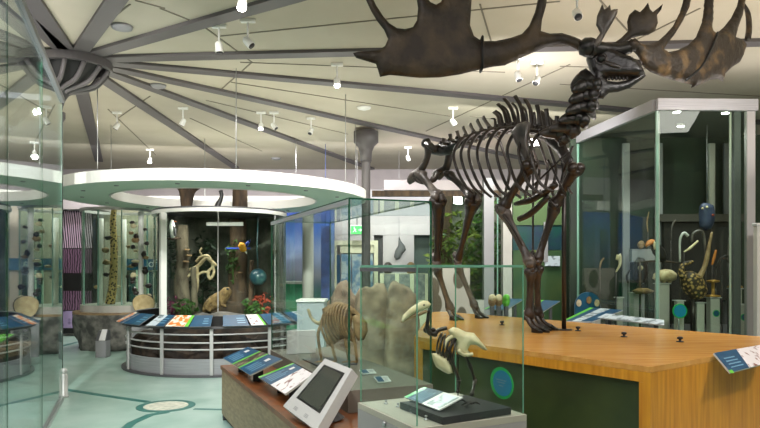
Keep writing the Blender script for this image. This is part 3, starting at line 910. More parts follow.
q = MB(); q.tube([ANR(746, 40)[0] + V((0, -.03, 0)), ANR(749, 28)[0], ANR(748, 14)[0], ANR(744, 4)[0]], [.03, .028, .024, .01], 8, sub=4); q.build('outer_tine', M['antler_tan'], anR)
def BR(off):
    return lambda x, y: (W(x, y, 5.5 + off), V((0, 1, 0)))
q = MB(); q.inflate([(596, 25), (597, 16), (600, 9), (602, 4), (604.5, 9), (608, 7), (610, 4.5), (611, 10), (614, 9), (618, 9), (617, 14), (614, 20), (610, 27), (606, 33), (602, 41), (598, 47), (590, 46), (596, 39), (600, 33)], BR(-.04), .022, 2.0)
q.build('brow_tine', M['bone_grey'], deer)
q = MB(); q.inflate([(609, 48), (614, 43), (621, 38), (628, 31), (627, 22), (629, 15), (635, 9.5), (640, 12), (644, 8), (648, 2.5), (650, 9), (653, 12), (658, 8), (663, 4), (661, 10), (657, 15), (658, 23), (655, 31), (648, 35), (640, 36), (632, 38), (625, 43), (618, 50), (611, 52)], BR(.08), .03, 2.2)
q.build('brow_tine', M['antler'], deer)
# pedicle joining the antlers to the skull
q = MB(); q.tube([W(590, 49, 5.52), W(604, 49, 5.55), W(618, 50, 5.56), W(630, 47, 5.56)], [.075, .06, .055, .055], 10, sub=3); q.ball(W(588, 47, 5.52), .085, 2, .25, 4); q.build('antler_pedicle', M['bone_black'], sk)
# the steel pole that carries the neck
pole = G(564, 330, ZP)
t = thing('support_pole', (pole.x, pole.y, ZP), 'upright dark steel rod on the plinth holding up the neck of the skeleton', 'pole')
m = MB(); m.tube([(pole.x, pole.y, ZP + .012), (pole.x, pole.y, 2.83)], .022, 10); m.build('pole_shaft', M['steel'], t)
m = MB(); m.lathe((pole.x, pole.y, ZP), [(.08, 0), (.08, .008), (.03, .012)], 16); m.build('pole_base', M['steel'], t)
# ================================================================== GLASS CASES AND THE FRONT
def seg_box(m, a, b_, th, z0, z1):
    a, b_ = V(a[:2]), V(b_[:2]); d = (b_ - a).normalized(); n = V((-d.y, d.x)) * th / 2
    q = [a - n, b_ - n, b_ + n, a + n]
    m.hexa([(p.x, p.y, z0) for p in q] + [(p.x, p.y, z1) for p in q])
def glass_box(t, cs, z0, z1, top=True, panes=None, edge='edge', ew=.010, gm='glass', floor=True):
    n = len(cs)
    for i in (range(n) if panes is None else panes):
        m = MB(); seg_box(m, V(cs[i]).lerp(V(cs[(i + 1) % n]), .006), V(cs[i]).lerp(V(cs[(i + 1) % n]), .994), .008, z0 + .001, z1 - .012)
        m.build('glass_pane', M[gm], t)
    for i in range(n):
        m = MB(); m.box((cs[i][0], cs[i][1], (z0 + z1) / 2), (ew, ew, z1 - z0 - .014), .5); m.build('pane_edge', M[edge], t)
    if top:
        m = MB(); m.prism(cs, z1 - .010, z1); m.build('top_pane', M[gm], t)
        for i in range(n):
            m = MB(); seg_box(m, cs[i], cs[(i + 1) % n], .005, z1 - .0105, z1 + .001); m.build('pane_edge', M[edge], t)

M['case_floor'] = mat('case_floor_grey', (112, 106, 96), .6)
# --- low oak bench under the first case
e1 = V((.40, -.915)).normalized(); e2 = V((.915, .40)).normalized()
b0 = V((-1.69, 6.78))
bench = [b0, b0 + e1 * 3.2, b0 + e1 * 3.2 + e2 * 1.13, b0 + e2 * 1.13]
ZB = .57
t = thing('display_bench', (-.9, 5.3, 0), 'low long brown wooden bench with reading panels and a touch screen along its edge', 'bench')
m = MB(); m.prism([(p.x, p.y) for p in bench], ZB - .04, ZB); m.build('bench_top', M['oak_edge'], t)
def side(a, b_, nm, mt, z0, z1, th=.03, inset=.012):
    m = MB(); a, b_ = V(a), V(b_); d = (b_ - a).normalized(); n = V((-d.y, d.x))
    cen = (bench[0] + bench[2]) / 2
    if n.dot(cen - a) < 0: n = -n
    q = [a + n * inset + d * .013, b_ + n * inset - d * .013, b_ + n * (inset + th) - d * .013, a + n * (inset + th) + d * .013]
    m.hexa([(p.x, p.y, z0) for p in q] + [(p.x, p.y, z1) for p in q]); m.build(nm, mt, t)
for i in range(4):
    side(bench[i], bench[(i + 1) % 4], 'side_panel', M['oak_dark'], .06, ZB - .041)
    side(bench[i], bench[(i + 1) % 4], 'kick_board', M['grey_dk'], 0, .059, .03, .05)

def panel(A, B, Cc, D, th=.012):
    """board with corners A (low left), B (low right), Cc (up right), D (up left) -> uv function"""
    A, B, Cc, D = V(A), V(B), V(Cc), V(D)
    n = (B - A).cross(D - A).normalized()
    e = V((0, 0, EYE)); dr_ = Cc - e          # make the board truly flat
    if abs(dr_.dot(n)) > .05:
        s_ = (A - e).dot(n) / dr_.dot(n)
        if .8 < s_ < 1.25: Cc = e + dr_ * s_
    def uv(u, v, h=0.0):
        return (A * (1 - u) * (1 - v) + B * u * (1 - v) + Cc * u * v + D * (1 - u) * v) + n * h
    return uv, n
def patch(uv, n, u0, v0, u1, v1, nm, mt, par, lvl=1, th=.0012, label=None):
    h = .0012 * lvl
    m = MB(); m.slab([uv(u0, v0, h), uv(u1, v0, h), uv(u1, v1, h), uv(u0, v1, h)], .0011, n)
    return m.build(nm, mt, par, label=label)
def text_rows(uv, n, u0, v0, u1, v1, rows, par, mt, lvl=2, axis=0, seed=1):
    rnd = random.Random(seed)
    m = MB(); h = .0012 * lvl
    for r in range(rows):
        if axis == 0:
            a = v0 + (v1 - v0) * (r + .2) / rows; c_ = a + (v1 - v0) * .35 / rows
            e = u1 - (u1 - u0) * rnd.random() * .3
            m.slab([uv(u0, a, h), uv(e, a, h), uv(e, c_, h), uv(u0, c_, h)], .001, n)
        else:
            a = u0 + (u1 - u0) * (r + .2) / rows; c_ = a + (u1 - u0) * .35 / rows
            e = v1 - (v1 - v0) * rnd.random() * .3
            m.slab([uv(a, v0, h), uv(c_, v0, h), uv(c_, e, h), uv(a, e, h)], .001, n)
    m.build('printed_text', mt, par)
def board(par, uv, n, nm='board', mt=None, th=.014):
    m = MB(); m.slab([uv(0, 0), uv(1, 0), uv(1, 1), uv(0, 1)], th, n)
    return m.build(nm, mt or M['grey_lt'], par)

# reading panel 1: A low-left (far), B low-right (near)
A, B, Cc, D = G(223, 358, .66), G(250, 375, .66), G(282, 359, .80), G(248, 347, .80)
t = thing('angled_sign', (-1.15, 5.9, ZB), 'far angled sign on the oak bench with blue ends and dark photo strip', 'sign', 'reading panels on the bench')
uv, n = panel(A, B, Cc, D)
bd = board(t, uv, n)
patch(uv, n, 0, 0, .38, 1, 'printed_field', M['blue'], bd)
patch(uv, n, .38, 0, .42, 1, 'lime_stripe', M['lime'], bd)
patch(uv, n, .42, 0, .60, 1, 'photo_print', M['photo_dark'], bd)
patch(uv, n, .60, 0, .64, 1, 'lime_stripe', M['lime'], bd)
patch(uv, n, .64, 0, 1, 1, 'printed_field', M['blue'], bd)
text_rows(uv, n, .06, .12, .34, .62, 4, bd, M['print_text'], axis=1, seed=3); text_rows(uv, n, .72, .12, .95, .6, 4, bd, M['print_text'], axis=1, seed=4)
text_rows(uv, n, .08, .70, .3, .9, 1, bd, M['print_white'], axis=1, seed=5); text_rows(uv, n, .74, .68, .94, .9, 1, bd, M['print_white'], axis=1, seed=6)
for f in (.25, .75):
    s_ = uv(f, .5) - n * .015
    m = MB(); m.box((s_.x, s_.y, (s_.z + ZB) / 2 - .004), (.07, .07, s_.z - ZB - .012), -.4); m.build('panel_bracket', M['black'], t)
A, B, Cc, D = G(258, 377, .66), G(285, 394, .66), G(313, 374, .80), G(293, 363, .80)
t = thing('angled_sign', (-.9, 5.15, ZB), 'near angled sign with white animal photo beside the touch screen', 'sign', 'reading panels on the bench')
uv, n = panel(A, B, Cc, D)
bd = board(t, uv, n)
patch(uv, n, 0, 0, .07, 1, 'lime_stripe', M['lime'], bd)
patch(uv, n, .07, 0, .5, 1, 'printed_field', M['blue'], bd)
patch(uv, n, .5, 0, 1, 1, 'photo_print', M['photo_red'], bd)
text_rows(uv, n, .15, .1, .42, .7, 4, bd, M['print_text'], axis=1, seed=8); text_rows(uv, n, .18, .75, .42, .92, 1, bd, M['print_white'], axis=1, seed=9)
for f in (.3, .8):
    s_ = uv(f, .5) - n * .015
    m = MB(); m.box((s_.x, s_.y, (s_.z + ZB) / 2 - .004), (.07, .07, s_.z - ZB - .012), -.4); m.build('panel_bracket', M['black'], t)

# touch screen kiosk
TL, TR = W(325, 358.5, 4.55), W(352, 369, 4.12)
BL, BR_ = W(283, 406, 4.40), W(316, 431, 3.98)
t = thing('touch_screen', (-.45, 4.3, ZB), 'tilted silver touch screen on a short arm at the near end of the oak bench', 'screen')
uv, n = panel(BL, BR_, TR, TL)
hb_ = board(t, uv, n, 'screen_housing', M['silver_lt'], .075)
def inset(u0, v0, u1, v1, nm, mt, par, h0, lvl):
    m = MB(); m.slab([uv(u0, v0, h0), uv(u1, v0, h0), uv(u1, v1, h0), uv(u0, v1, h0)], .001, n); return m.build(nm, mt, par)
inset(.13, .22, .87, .90, 'screen_bezel', M['black'], hb_, .0015, 1)
inset(.18, .25, .82, .87, 'display_glass', M['screen'], hb_, .003, 1)
for f in (.3, .62):
    m = MB(); c_ = uv(f, .09, .002)
    for dx in range(3): m.slab([uv(f - .05, .06 + dx * .02, .002), uv(f + .05, .06 + dx * .02, .002), uv(f + .05, .07 + dx * .02, .002), uv(f - .05, .07 + dx * .02, .002)], .001, n)
    m.build('speaker_grille', M['grey'], hb_)
cc = uv(.5, .5, -.08)
m = MB(); m.tube([(cc.x + .04, cc.y, ZB + .002), (cc.x + .03, cc.y, ZB + .05), cc], [.09, .05, .05], 10, smooth=False); m.build('support_arm', M['grey_dk'], t)

# --- case 1 (long) on the bench
Z1 = 2.10
k0 = V((-.22, 4.55)); f1 = V((-.382, .924)); r1 = V((.924, .382))
cs = [k0, k0 + r1 * .65, k0 + r1 * .65 + f1 * 2.43, k0 + f1 * 2.43]
t = thing('long_glass_case', (-.35, 5.8, ZB), 'long tall clear glass case with green edges standing on the oak bench', 'display case')
m = MB(); m.prism([(p.x, p.y) for p in shrink(cs, -.012)], ZB + .001, .73); m.build('case_base', M['case_floor'], t)
glass_box(t, cs, .731, Z1, edge='edge_dark', ew=.012)
m = MB(); seg_box(m, cs[3], cs[0], .024, Z1 - .045, Z1 - .012); m.build('top_rail', M['brushed'], t)

# contents of case 1: ribbed skeleton, label and small finds
def P1c(px, py, Y): return W(px, py, Y)
sk2 = thing('rib_cage_skeleton', (-.42, 5.9, .731), 'small brown skeleton with domed rib cage and pale tail in the long case', 'skeleton')
Yc = 5.9
s_pts = [P1c(308, 309, Yc), P1c(312, 319, Yc), P1c(320, 323, Yc - .02), P1c(326, 312, Yc), P1c(336, 305, Yc), P1c(348, 308, Yc), P1c(357, 315, Yc), P1c(362, 320, Yc)]
m = MB(); m.tube(s_pts[:4], [.013, .014, .018, .02], 7, sub=4); m.build('tail', M['ivory'], sk2)
m = MB(); m.tube(s_pts[3:], [.022, .03, .03, .028, .02], 8, sub=5)
m.build('backbone', M['bone_tan'], sk2)
for i in range(9):
    f = i / 8
    a = s_pts[3].lerp(s_pts[5], f) + V((0, 0, .05 * math.sin(f * 3.14)))
    for s in (-1, 1):
        m = MB(); m.tube([a, a + V((-.02, s * .09, -.03)), a + V((-.03, s * .13, -.14)), a + V((.02, s * .09, -.27)), a + V((.06, s * .03, -.31))], [.011, .011, .012, .011, .008], 6, sub=3)
        m.build('rib', M['bone_tan'], sk2)
m = MB(); m.inflate([(322, 309), (330, 304), (341, 303), (350, 306), (353, 316), (351, 330), (343, 333), (332, 331), (324, 323)], lambda x, y: (P1c(x, y, Yc), V((0, 1, 0))), .045, 2.2)
m.build('chest', M['bone_tan'], sk2)
m = MB(); m.inflate([(352, 313), (360, 316), (367, 322), (368, 331), (364, 340), (358, 341), (354, 334)], lambda x, y: (P1c(x, y, Yc - .1), V((0, 1, 0))), .05, 2.2)
m.build('skull', M['orange_bone'] if 'orange_bone' in M else M['bone_tan'], sk2)
for x0, x1, x2 in ((324, 318, 322), (350, 345, 349), (333, 330, 336), (345, 353, 357)):
    a, k_, f_ = P1c(x0, 322, Yc), P1c(x1, 334, Yc - .06), P1c(x2, 346, Yc - .05); f_.z = .745
    m = MB(); m.tube([a, k_, f_], [.02, .016, .012], 7, sub=3); m.tube([f_, f_ + V((-.06, -.05, -.002))], [.014, .008], 6); m.build('leg', M['bone_tan'], sk2)
m = MB(); m.box((-.47, 5.9, .7375), (.36, .5, .012), .41)
tag(m.build('display_board', M['grey_dk']), 'thin dark board under the rib cage skeleton in the long case', 'board')
for o_ in list(sk2.children):
    pass
# tilted white captions on the case floor
def caption(x, y, z, w, d, rz, tilt, lb, nm='specimen_label', mt='print_white', parts=True):
    t = thing(nm, (x, y, z), lb, 'label')
    R = Matrix.Rotation(rz, 3, 'Z')
    P = lambda a, b_, c_: V((x, y, z)) + R @ V((a, b_, c_))
    A, B = P(-w / 2, -d / 2, .012), P(w / 2, -d / 2, .012)
    Cc, D = P(w / 2, d / 2, .012 + tilt), P(-w / 2, d / 2, .012 + tilt)
    uv, n = panel(A, B, Cc, D); bd = board(t, uv, n, 'board', M[mt], .008)
    m = MB(); m.box(P(0, d * .3, (.01 + tilt * .7) / 2), (w * .4, d * .2, .004 + tilt * .7), rz); m.build('wedge', M['grey'], t)
    if parts:
        patch(uv, n, .04, .05, .5, .95, 'printed_field', M['blue'], bd); text_rows(uv, n, .56, .15, .94, .85, 4, bd, M['grey'], seed=2)
    return t
caption(.02, 4.86, .731, .11, .08, .41, .03, 'small blue and white caption at the near end of the long case floor')
caption(-.10, 5.25, .731, .12, .08, .41, .02, 'white caption card beside the rib cage skeleton', parts=True)
m = MB(); p_ = W(337, 327, 6.3)
m.box((-.80, 6.5, .85), (.3, .03, .235), .41)
tag(m.build('info_board', M['print_white']), 'pale grey upright board at the far end of the long case', 'board')

# --- case 2 (small, with the bird skeleton)
Z2b, Z2 = .90, 1.613
k0 = V((.162, 2.80)); r1 = V((.894, .447)); f1 = V((-.447, .894))
cs2 = [k0, k0 + r1 * .584, k0 + r1 * .584 + f1 * .584, k0 + f1 * .584]
t = thing('small_glass_case', (.29, 3.19, 0), 'small near glass case on a pale grey pedestal with a bird skeleton inside', 'display case')
outb = shrink(cs2, -.012)
m = MB(); m.prism([(p.x, p.y) for p in outb], 0, Z2b - .03); m.build('pedestal', M['ped_grey'], t)
m = MB(); m.prism([(p.x, p.y) for p in outb], Z2b - .029, Z2b); m.build('case_floor', M['ped_floor'], t)
glass_box(t, cs2, Z2b + .001, Z2, edge='edge', ew=.005)
m = MB(); seg_box(m, cs2[3], cs2[0], .012, Z2 - .03, Z2 - .012); m.build('top_rail', M['grey_dk'], t)
c_ = (k0 - f1 * -.12) + V((0, 0)); q = k0 + f1 * .28 - r1 * .016
m = MB(); m.tube([(q.x, q.y, Z2b - .04), (q.x - .008 * r1.x, q.y - .008 * r1.y, Z2b - .04)], .012, 10); m.build('case_lock', M['silver'], t)
# round sticker on the far right pane
sp_ = k0 + r1 * .584 + f1 * .14
nn = -V((r1.x, r1.y, 0))
sx = W(502, 383, 1.0) - V((0, 0, EYE))
kx = (502 - 380) / FPX
# pane line: k0 + r1*.576 + s f1
a0 = k0 + r1 * .578
s_ = (kx * a0.y - a0.x) / (f1.x - kx * f1.y)
pt = a0 + f1 * s_
cz = EYE + (HZ - 383) / FPX * pt.y
stt = thing('round_sticker', (pt.x, pt.y, cz), 'round blue sticker with a green rim on the glass right of the bird skeleton', 'sticker')
fx, fz = V((f1.x, f1.y, 0)), V((0, 0, 1))
def disc(cen, r, off, mt, nm, par, nax=nn, fx=fx):
    m = MB(); q = [cen + nax * off + fx * r * 1.3 * math.cos(a * math.pi / 16) + fz * r * 1.1 * math.sin(a * math.pi / 16) for a in range(32)]
    m.slab(q, .001, nax); return m.build(nm, mt, par)
d0 = disc(V((pt.x, pt.y, cz)), .072, .0025, M['green_st'], 'sticker_rim', stt)
disc(V((pt.x, pt.y, cz)) - fx * .006, .058, .004, M['teal_bright'], 'sticker_face', stt)
m = MB()
cc = V((pt.x, pt.y, cz)) + nn * .0055
for dz, w_ in ((.012, .04), (0, .03), (-.016, .018)):
    q = [cc - fx * w_ + fz * dz, cc + fx * w_ + fz * dz, cc + fx * w_ + fz * (dz + .005), cc - fx * w_ + fz * (dz + .005)]
    m.slab(q, .0008, nn)
m.build('printed_text', M['print_text'], stt)
# black board
bd_pts = [G(400, 402, .935), G(443, 417.5, .935), G(511, 407.5, .935), G(466, 395, .935)]
m = MB(); m.prism([(p.x, p.y) for p in bd_pts], Z2b + .002, .935)
tag(m.build('specimen_board', M['chalk']), 'thick black board carrying the bird skeleton in the small near case', 'board')
# caption
t = thing('specimen_label', (.2, 2.98, .936), 'tilted blue and white label with a skeleton drawing in front of the bird skeleton', 'label')
A, B, Cc, D = G(404, 397, .945), G(439, 410, .945), G(463, 397, .985), G(424, 387, .985)
uv, n = panel(A, B, Cc, D); bd = board(t, uv, n, 'board', M['print_white'], .006)
patch(uv, n, 0, 0, .1, 1, 'lime_stripe', M['green_st'], bd); patch(uv, n, .1, 0, .52, 1, 'printed_field', M['blue'], bd)
patch(uv, n, .6, .1, .96, .9, 'photo_print', M['photo_land'], bd)
text_rows(uv, n, .18, .1, .46, .85, 5, bd, M['print_text'], axis=1, seed=21)
cc = uv(.5, .7, -.008)
m = MB(); m.box((cc.x, cc.y, (cc.z + .936) / 2 - .001), (.05, .02, cc.z - .940), .4); m.build('wedge', M['black'], t)
# lock studs on the case floor
for i, (px, py, lb) in enumerate(((386, 404, 'leftmost tiny metal finding on the floor of the small case'), (398, 407, 'tiny metal finding second from the left in the small case'),
                                  (412, 413, 'tiny metal finding by the left edge of the black board'), (426, 420, 'tiny metal finding nearest to the corner of the small case'))):
    p = G(px, py, Z2b)
    m = MB(); m.lathe((p.x, p.y, Z2b + .001), [(.012, 0), (.012, .004), (.004, .006), (.004, .014), (.008, .016), (.006, .02)], 10)
    tag(m.build('metal_finding', M['silver']), lb, 'finding', 'findings on the small case floor')

# --- bird skeleton
def BP(px, py, off=0.0): return W(px, py, 3.14 + off)
Yax = V((0, 1, 0))
bird = thing('bird_skeleton', (.36, 3.14, .936), 'ivory and brown flightless bird skeleton on a black board in the small near case', 'skeleton')
m = MB(); m.inflate([(401, 321), (403, 315), (409, 309), (416, 304), (423, 300.5), (428, 301), (431, 304), (429, 308), (423, 310), (417, 312), (411, 316), (406, 320), (403, 322.5)], lambda x, y: (BP(x, y, -.05), Yax), .017, 1.4)
bs = m.build('skull', M['ivory'], bird)
m = MB(); m.tube([BP(401, 322, -.05), BP(409, 318, -.05), BP(418, 314.5, -.05), BP(427, 311, -.05)], [.006, .009, .010, .008], 7, sub=3); m.build('lower_jaw', M['bone_tan'], bird)
m = MB(); m.ball(BP(424, 305, -.062), .007, 2); m.build('eye_socket', M['bone_dark'], bs)
m = MB(); m.tube([BP(429, 310, -.04), BP(428, 319, -.03), BP(427, 327, -.02), BP(429, 332, -.01), BP(434, 334), BP(439, 330), BP(447, 328)], [.008, .009, .009, .013, .012, .010, .010], 8, sub=4)
for x, y in ((427, 327), (426, 330), (430, 333), (435, 334), (433, 330)): m.ball(BP(x, y), .014, 2, .3, seed=x)
m.build('neck_vertebrae', M['bone_brown'], bird)
m = MB(); m.inflate([(448, 330), (453, 327), (458, 328), (466, 332), (474, 333), (479, 339), (484, 345), (488, 350), (484, 350), (476, 345), (470, 345), (468, 350), (472, 354), (468, 357), (460, 355), (454, 350), (455, 343), (451, 338)],
                    lambda x, y: (BP(x, y), Yax), .045, 1.8, dm=6); m.build('pelvis', M['ivory'], bird)
m = MB(); m.tube([BP(454, 336, -.02), BP(447, 340, -.04), BP(444, 348, -.05)], [.012, .010, .008], 7, sub=3); m.tube([BP(458, 350, -.05), BP(464, 355, -.05), BP(473, 354, -.05)], .009, 7, sub=3); m.build('hip_bones', M['ivory'], bird)
m = MB(); m.inflate([(431, 351), (434, 353), (438, 353), (443, 356), (447, 358), (451, 365), (453, 373), (448, 374), (442, 371), (436, 367), (433, 360)], lambda x, y: (BP(x, y, -.03), Yax), .03, 1.6); m.build('breastbone', M['ivory'], bird)
for s in (-1, 1):
    for i in range(5):
        a = BP(442 + i * 3.4, 333 + i * 1.2, 0)
        m = MB(); m.tube([a, a + V((-.01, s * .05, -.03)), a + V((-.02, s * .06, -.08)), BP(437 + i * 3, 355 + i * 3, -.02)], [.005] * 4, 5, sub=3); m.build('rib', M['bone_brown'], bird)
def leg(pts, foot, mt='bone_brown'):
    P = [BP(*p) for p in pts]
    m = MB()
    for a, b_ in zip(P[:-1], P[1:]):
        d = b_ - a
        m.tube([a, a + d * .1, a + d * .5, a + d * .9, b_], [.010, .011, .0065, .010, .009], 8)
        m.ball(b_, .012, 2, .2)
    lg = m.build('leg', M[mt], bird)
    f = V(P[-1]); f.z = .940
    for ang in (2.2, 3.0, 3.8, .6):
        m = MB(); e = f + V((math.cos(ang) * .05, math.sin(ang) * .05, .003)); m.tube([f + V((0, 0, .012)), f.lerp(e, .5) + V((0, 0, .014)), e], [.006, .006, .003], 6, sub=3)
        m.build('toe', M[mt], lg)
leg([(456, 338, -.03), (449, 350, -.05), (459, 381, -.03), (458, 391, -.02)], 0)
leg([(464, 352, .04), (470, 366, .04), (475, 381, .03), (472, 394, -.08)], 0)
# thin rod holding the skeleton
m = MB(); q = BP(458, 352, .02); m.tube([(q.x, q.y, .936), (q.x, q.y, q.z)], .003, 6); m.build('support_rod', M['steel'], bird)

# --- boulders at the end of the plinth
def boulder(cx, cy, z1, rx, ry, lb, seed):
    m = MB()
    bm = bmesh.new(); bmesh.ops.create_icosphere(bm, subdivisions=4, radius=1)
    vs = []
    for v in bm.verts:
        c = v.co.copy()
        sgn = lambda a: math.copysign(abs(a) ** .78, a)
        c = V((sgn(c.x), sgn(c.y), sgn(c.z)))
        d = 1 + .2 * noise.noise(v.co * 1.3 + V((seed, 0, 0))) + .07 * noise.noise(v.co * 4 + V((0, seed, 0))) + .03 * noise.noise(v.co * 9)
        vs.append(V((cx + c.x * rx * d * .95, cy + c.y * ry * d * .95, max(.0, z1 / 2 + c.z * z1 / 2 * d))))
    m.add(vs, [[v.index for v in f.verts] for f in bm.faces], True); bm.free()
    return tag(m.build('boulder', M['boulder']), lb, 'boulder', 'brown boulders beyond the long case')
boulder(-.46, 7.95, 1.38, .24, .25, 'leftmost brown boulder with a shadowed hollow, behind the rib cage skeleton', 1)
boulder(-.10, 7.55, 1.40, .26, .28, 'middle tall brown boulder seen through the corner of the long case', 5)
boulder(.24, 7.4, 1.44, .22, .27, 'rightmost brown boulder beside the left end of the oak plinth', 9)

# --- tall left showcase
Z3 = 3.7
g0 = V((-3.86, 7.76)); gd = V((.36, -.933))
cs3 = [g0, g0 + gd * 7.2, g0 + gd * 7.2 + V((-.933, -.36)) * 2.2, g0 + V((-.933, -.36)) * 2.6]
t = thing('tall_glass_case', (-4.6, 5.2, 0), 'tall left glass wall case with steel top rail, reflecting the hall', 'display case')
m = MB(); seg_box(m, cs3[0], cs3[1], .05, 0, .05); m.build('floor_rail', M['silver'], t)
m = MB(); seg_box(m, cs3[0], cs3[3], .05, 0, .05); m.build('floor_rail', M['silver'], t)
N_ = 4
for i in range(N_):
    a = cs3[0].lerp(cs3[1], i / N_ + .001); c_ = cs3[0].lerp(cs3[1], (i + 1) / N_ - .001)
    m = MB(); seg_box(m, a, c_, .01, .052, Z3 - .1); m.build('glass_pane', glass('case_glass_side', (240, 246, 248), .14, .9) if i == 0 else bpy.data.materials['case_glass_side'], t)
    m = MB(); m.box((a.x, a.y, (Z3 - .05) / 2), (.012, .012, Z3 - .15), .4); m.build('pane_edge', M['edge_pale'] if i == 0 else M['edge_dark'], t)
m = MB(); seg_box(m, cs3[0], cs3[3], .01, .052, Z3 - .1); m.build('glass_pane', M['glass'], t)
m = MB(); seg_box(m, cs3[0], cs3[1], .06, Z3 - .098, Z3 - .03); m.build('top_rail', M['grey'], t)
m = MB(); seg_box(m, cs3[0] + V((-.1, -.05)), cs3[3], .06, Z3 - .098, Z3 - .03); m.build('top_rail', M['grey'], t)
# solid stand-ins for reflections in the glass: wooden bench, green panels
t = thing('reflected_bench', (-4.0, 5.9, 0), 'brown topped stand-in for the reflected wooden bench in the tall left glass case', 'table')
m = MB(); m.prism([(-4.6, 6.3), (-3.42, 6.4), (-3.28, 5.95), (-3.36, 5.6), (-4.5, 5.4)], .80, .87); m.build('reflected_top', M['oak_dark'], t)
m = MB(); m.prism([(-4.4, 6.1), (-3.65, 6.2), (-3.55, 5.8), (-4.3, 5.65)], 0, .799); m.build('pedestal', M['grey_dk'], t)
t = thing('reflected_panel', (-3.75, 5.8, .871), 'green and blue stand-in for a reflected reading panel in the left case', 'sign')  # solid stand-in for a panel mirrored in the glass
uv, n = panel((-3.95, 5.6, .89), (-3.45, 5.68, .89), (-3.42, 6.0, .98), (-3.9, 5.95, .98)); bd = board(t, uv, n, 'board', M['grey'])
patch(uv, n, 0, 0, .5, 1, 'printed_field', M['blue'], bd); patch(uv, n, .5, 0, 1, 1, 'printed_field', M['lime'], bd)
m = MB(); m.box((-3.7, 5.84, .895), (.2, .1, .045)); m.build('wedge', M['grey_dk'], t)
# bollard beside the case corner
p = G(64, 397)
t = thing('bollard', (p.x, p.y, 0), 'short white post with a round knob at the foot of the tall left case', 'bollard')
m = MB(); m.lathe((p.x, p.y, 0), [(.055, 0), (.055, .02), (.045, .025), (.045, .27), (.035, .29)], 16); m.build('post', M['silver_lt'], t)
m = MB(); m.ball((p.x, p.y, .32), .042, 2); m.build('knob', M['silver_lt'], t)
# ================================================================== ROUND BARRIER EXHIBIT
BC = V((-2.68, 10.9))
def bp(r, ang, z):   # ang 0 = towards the camera, positive = to the right
    a = math.radians(ang - 90)
    return V((BC.x + r * math.cos(a), BC.y + r * math.sin(a), z))
t = thing('round_barrier', (BC.x, BC.y, 0), 'curved silver railing barrier with reading panels around the rainforest enclosure', 'barrier')
AR = (-90 - 118, -90 + 110)
m = MB(); m.arc(BC, 1.50, 1.60, 0.001, .03, *AR, 60); m.build('kerb_plate', M['grey_dk'], t)
m = MB(); m.arc(BC, 1.50, 1.53, .031, .26, *AR, 60); m.build('kick_panel', M['brushed'], t)
for z in (.40, .50, .62):
    m = MB(); a0, a1 = -118, 110
    m.tube([bp(1.53, a0 + (a1 - a0) * i / 48, z) for i in range(49)], .012, 6); m.build('rail_bar', M['silver_lt'], t)
for an in (-112, -88, -52, -20, 8, 40, 72, 104):
    m = MB(); q = bp(1.565, an, .37); m.box(q, (.05, .025, .68), math.radians(an)); m.build('rail_post', M['silver_lt'], t)
m = MB(); m.arc(BC, 1.42, 1.62, .712, .735, *AR, 60); m.build('counter', M['grey_dk'], t)
# slanted panel skin
spec = [(-116, -100, ['lime', 'blue']), (-99, -84, ['lime', 'photo_land']), (-82, -66, ['blue', 'blue']), (-64, -50, ['photo_orange', 'blue']), (-48, -32, ['blue', 'teal']),
        (-27, -16, ['photo_land', 'blue']), (-15, -3, ['photo_orange', 'lime']), (-2.5, 8, ['blue', 'blue']), (14, 27, ['blue', 'blue']), (28, 36, ['photo_red', 'lime']), (37, 52, ['blue', 'teal']), (56, 72, ['blue', 'photo_land']), (76, 92, ['lime', 'blue'])]
for (a0, a1, cols) in spec:
    A, B, Cc, D = bp(1.68, a0, .755), bp(1.68, a1, .755), bp(1.40, a1, .895), bp(1.40, a0, .895)
    uv, n = panel(A, B, Cc, D)
    bd = MB(); bd.slab([uv(0, 0), uv(1, 0), uv(1, 1), uv(0, 1)], .008, n); bd = bd.build('slanted_panel', M['grey'], t)
    if cols[1] == 'lime':
        patch(uv, n, 0, 0, .85, 1, 'printed_field', M[cols[0]], bd); patch(uv, n, .85, 0, 1, 1, 'lime_stripe', M['lime'], bd)
    elif cols[0] == 'lime':
        patch(uv, n, 0, 0, .4, 1, 'printed_field', M[cols[0]], bd); patch(uv, n, .4, 0, 1, 1, 'printed_field', M[cols[1]], bd)
    else:
        patch(uv, n, 0, 0, .55, 1, 'printed_field', M[cols[0]], bd); patch(uv, n, .55, 0, 1, 1, 'printed_field', M[cols[1]], bd)
    if 'blue' in cols: text_rows(uv, n, .58, .2, .92, .8, 3, bd, M['print_text'], seed=int(a0 + 300))
m = MB(); m.arc(BC, 1.365, 1.39, .712, .88, *AR, 60); m.build('inner_lip', M['black'], t)
# planted rocks inside
rnd = random.Random(5)
for i, (an, r, s, z) in enumerate(((-70, 1.22, .2, .55), (-45, 1.14, .25, .52), (-22, 1.13, .26, .56), (2, 1.12, .26, .5), (25, 1.14, .26, .55), (48, 1.13, .25, .5), (70, 1.22, .2, .5))):
    q = bp(r, an, 0)
    m = MB(); m.ball((q.x, q.y, z * .5), (s * 1.15, s * .9, z * .56), 3, .3, i * 3.1, 1.6)
    for v in m.v: v.z = max(0, v.z)
    names = ['left side', 'left front', 'front left', 'front middle', 'front right', 'right front', 'right side']
    tag(m.build('planted_rock', M['rock_dark']), 'dark brown rock behind the bars at the %s of the round barrier' % names[i], 'rock', 'dark rocks inside the round barrier')
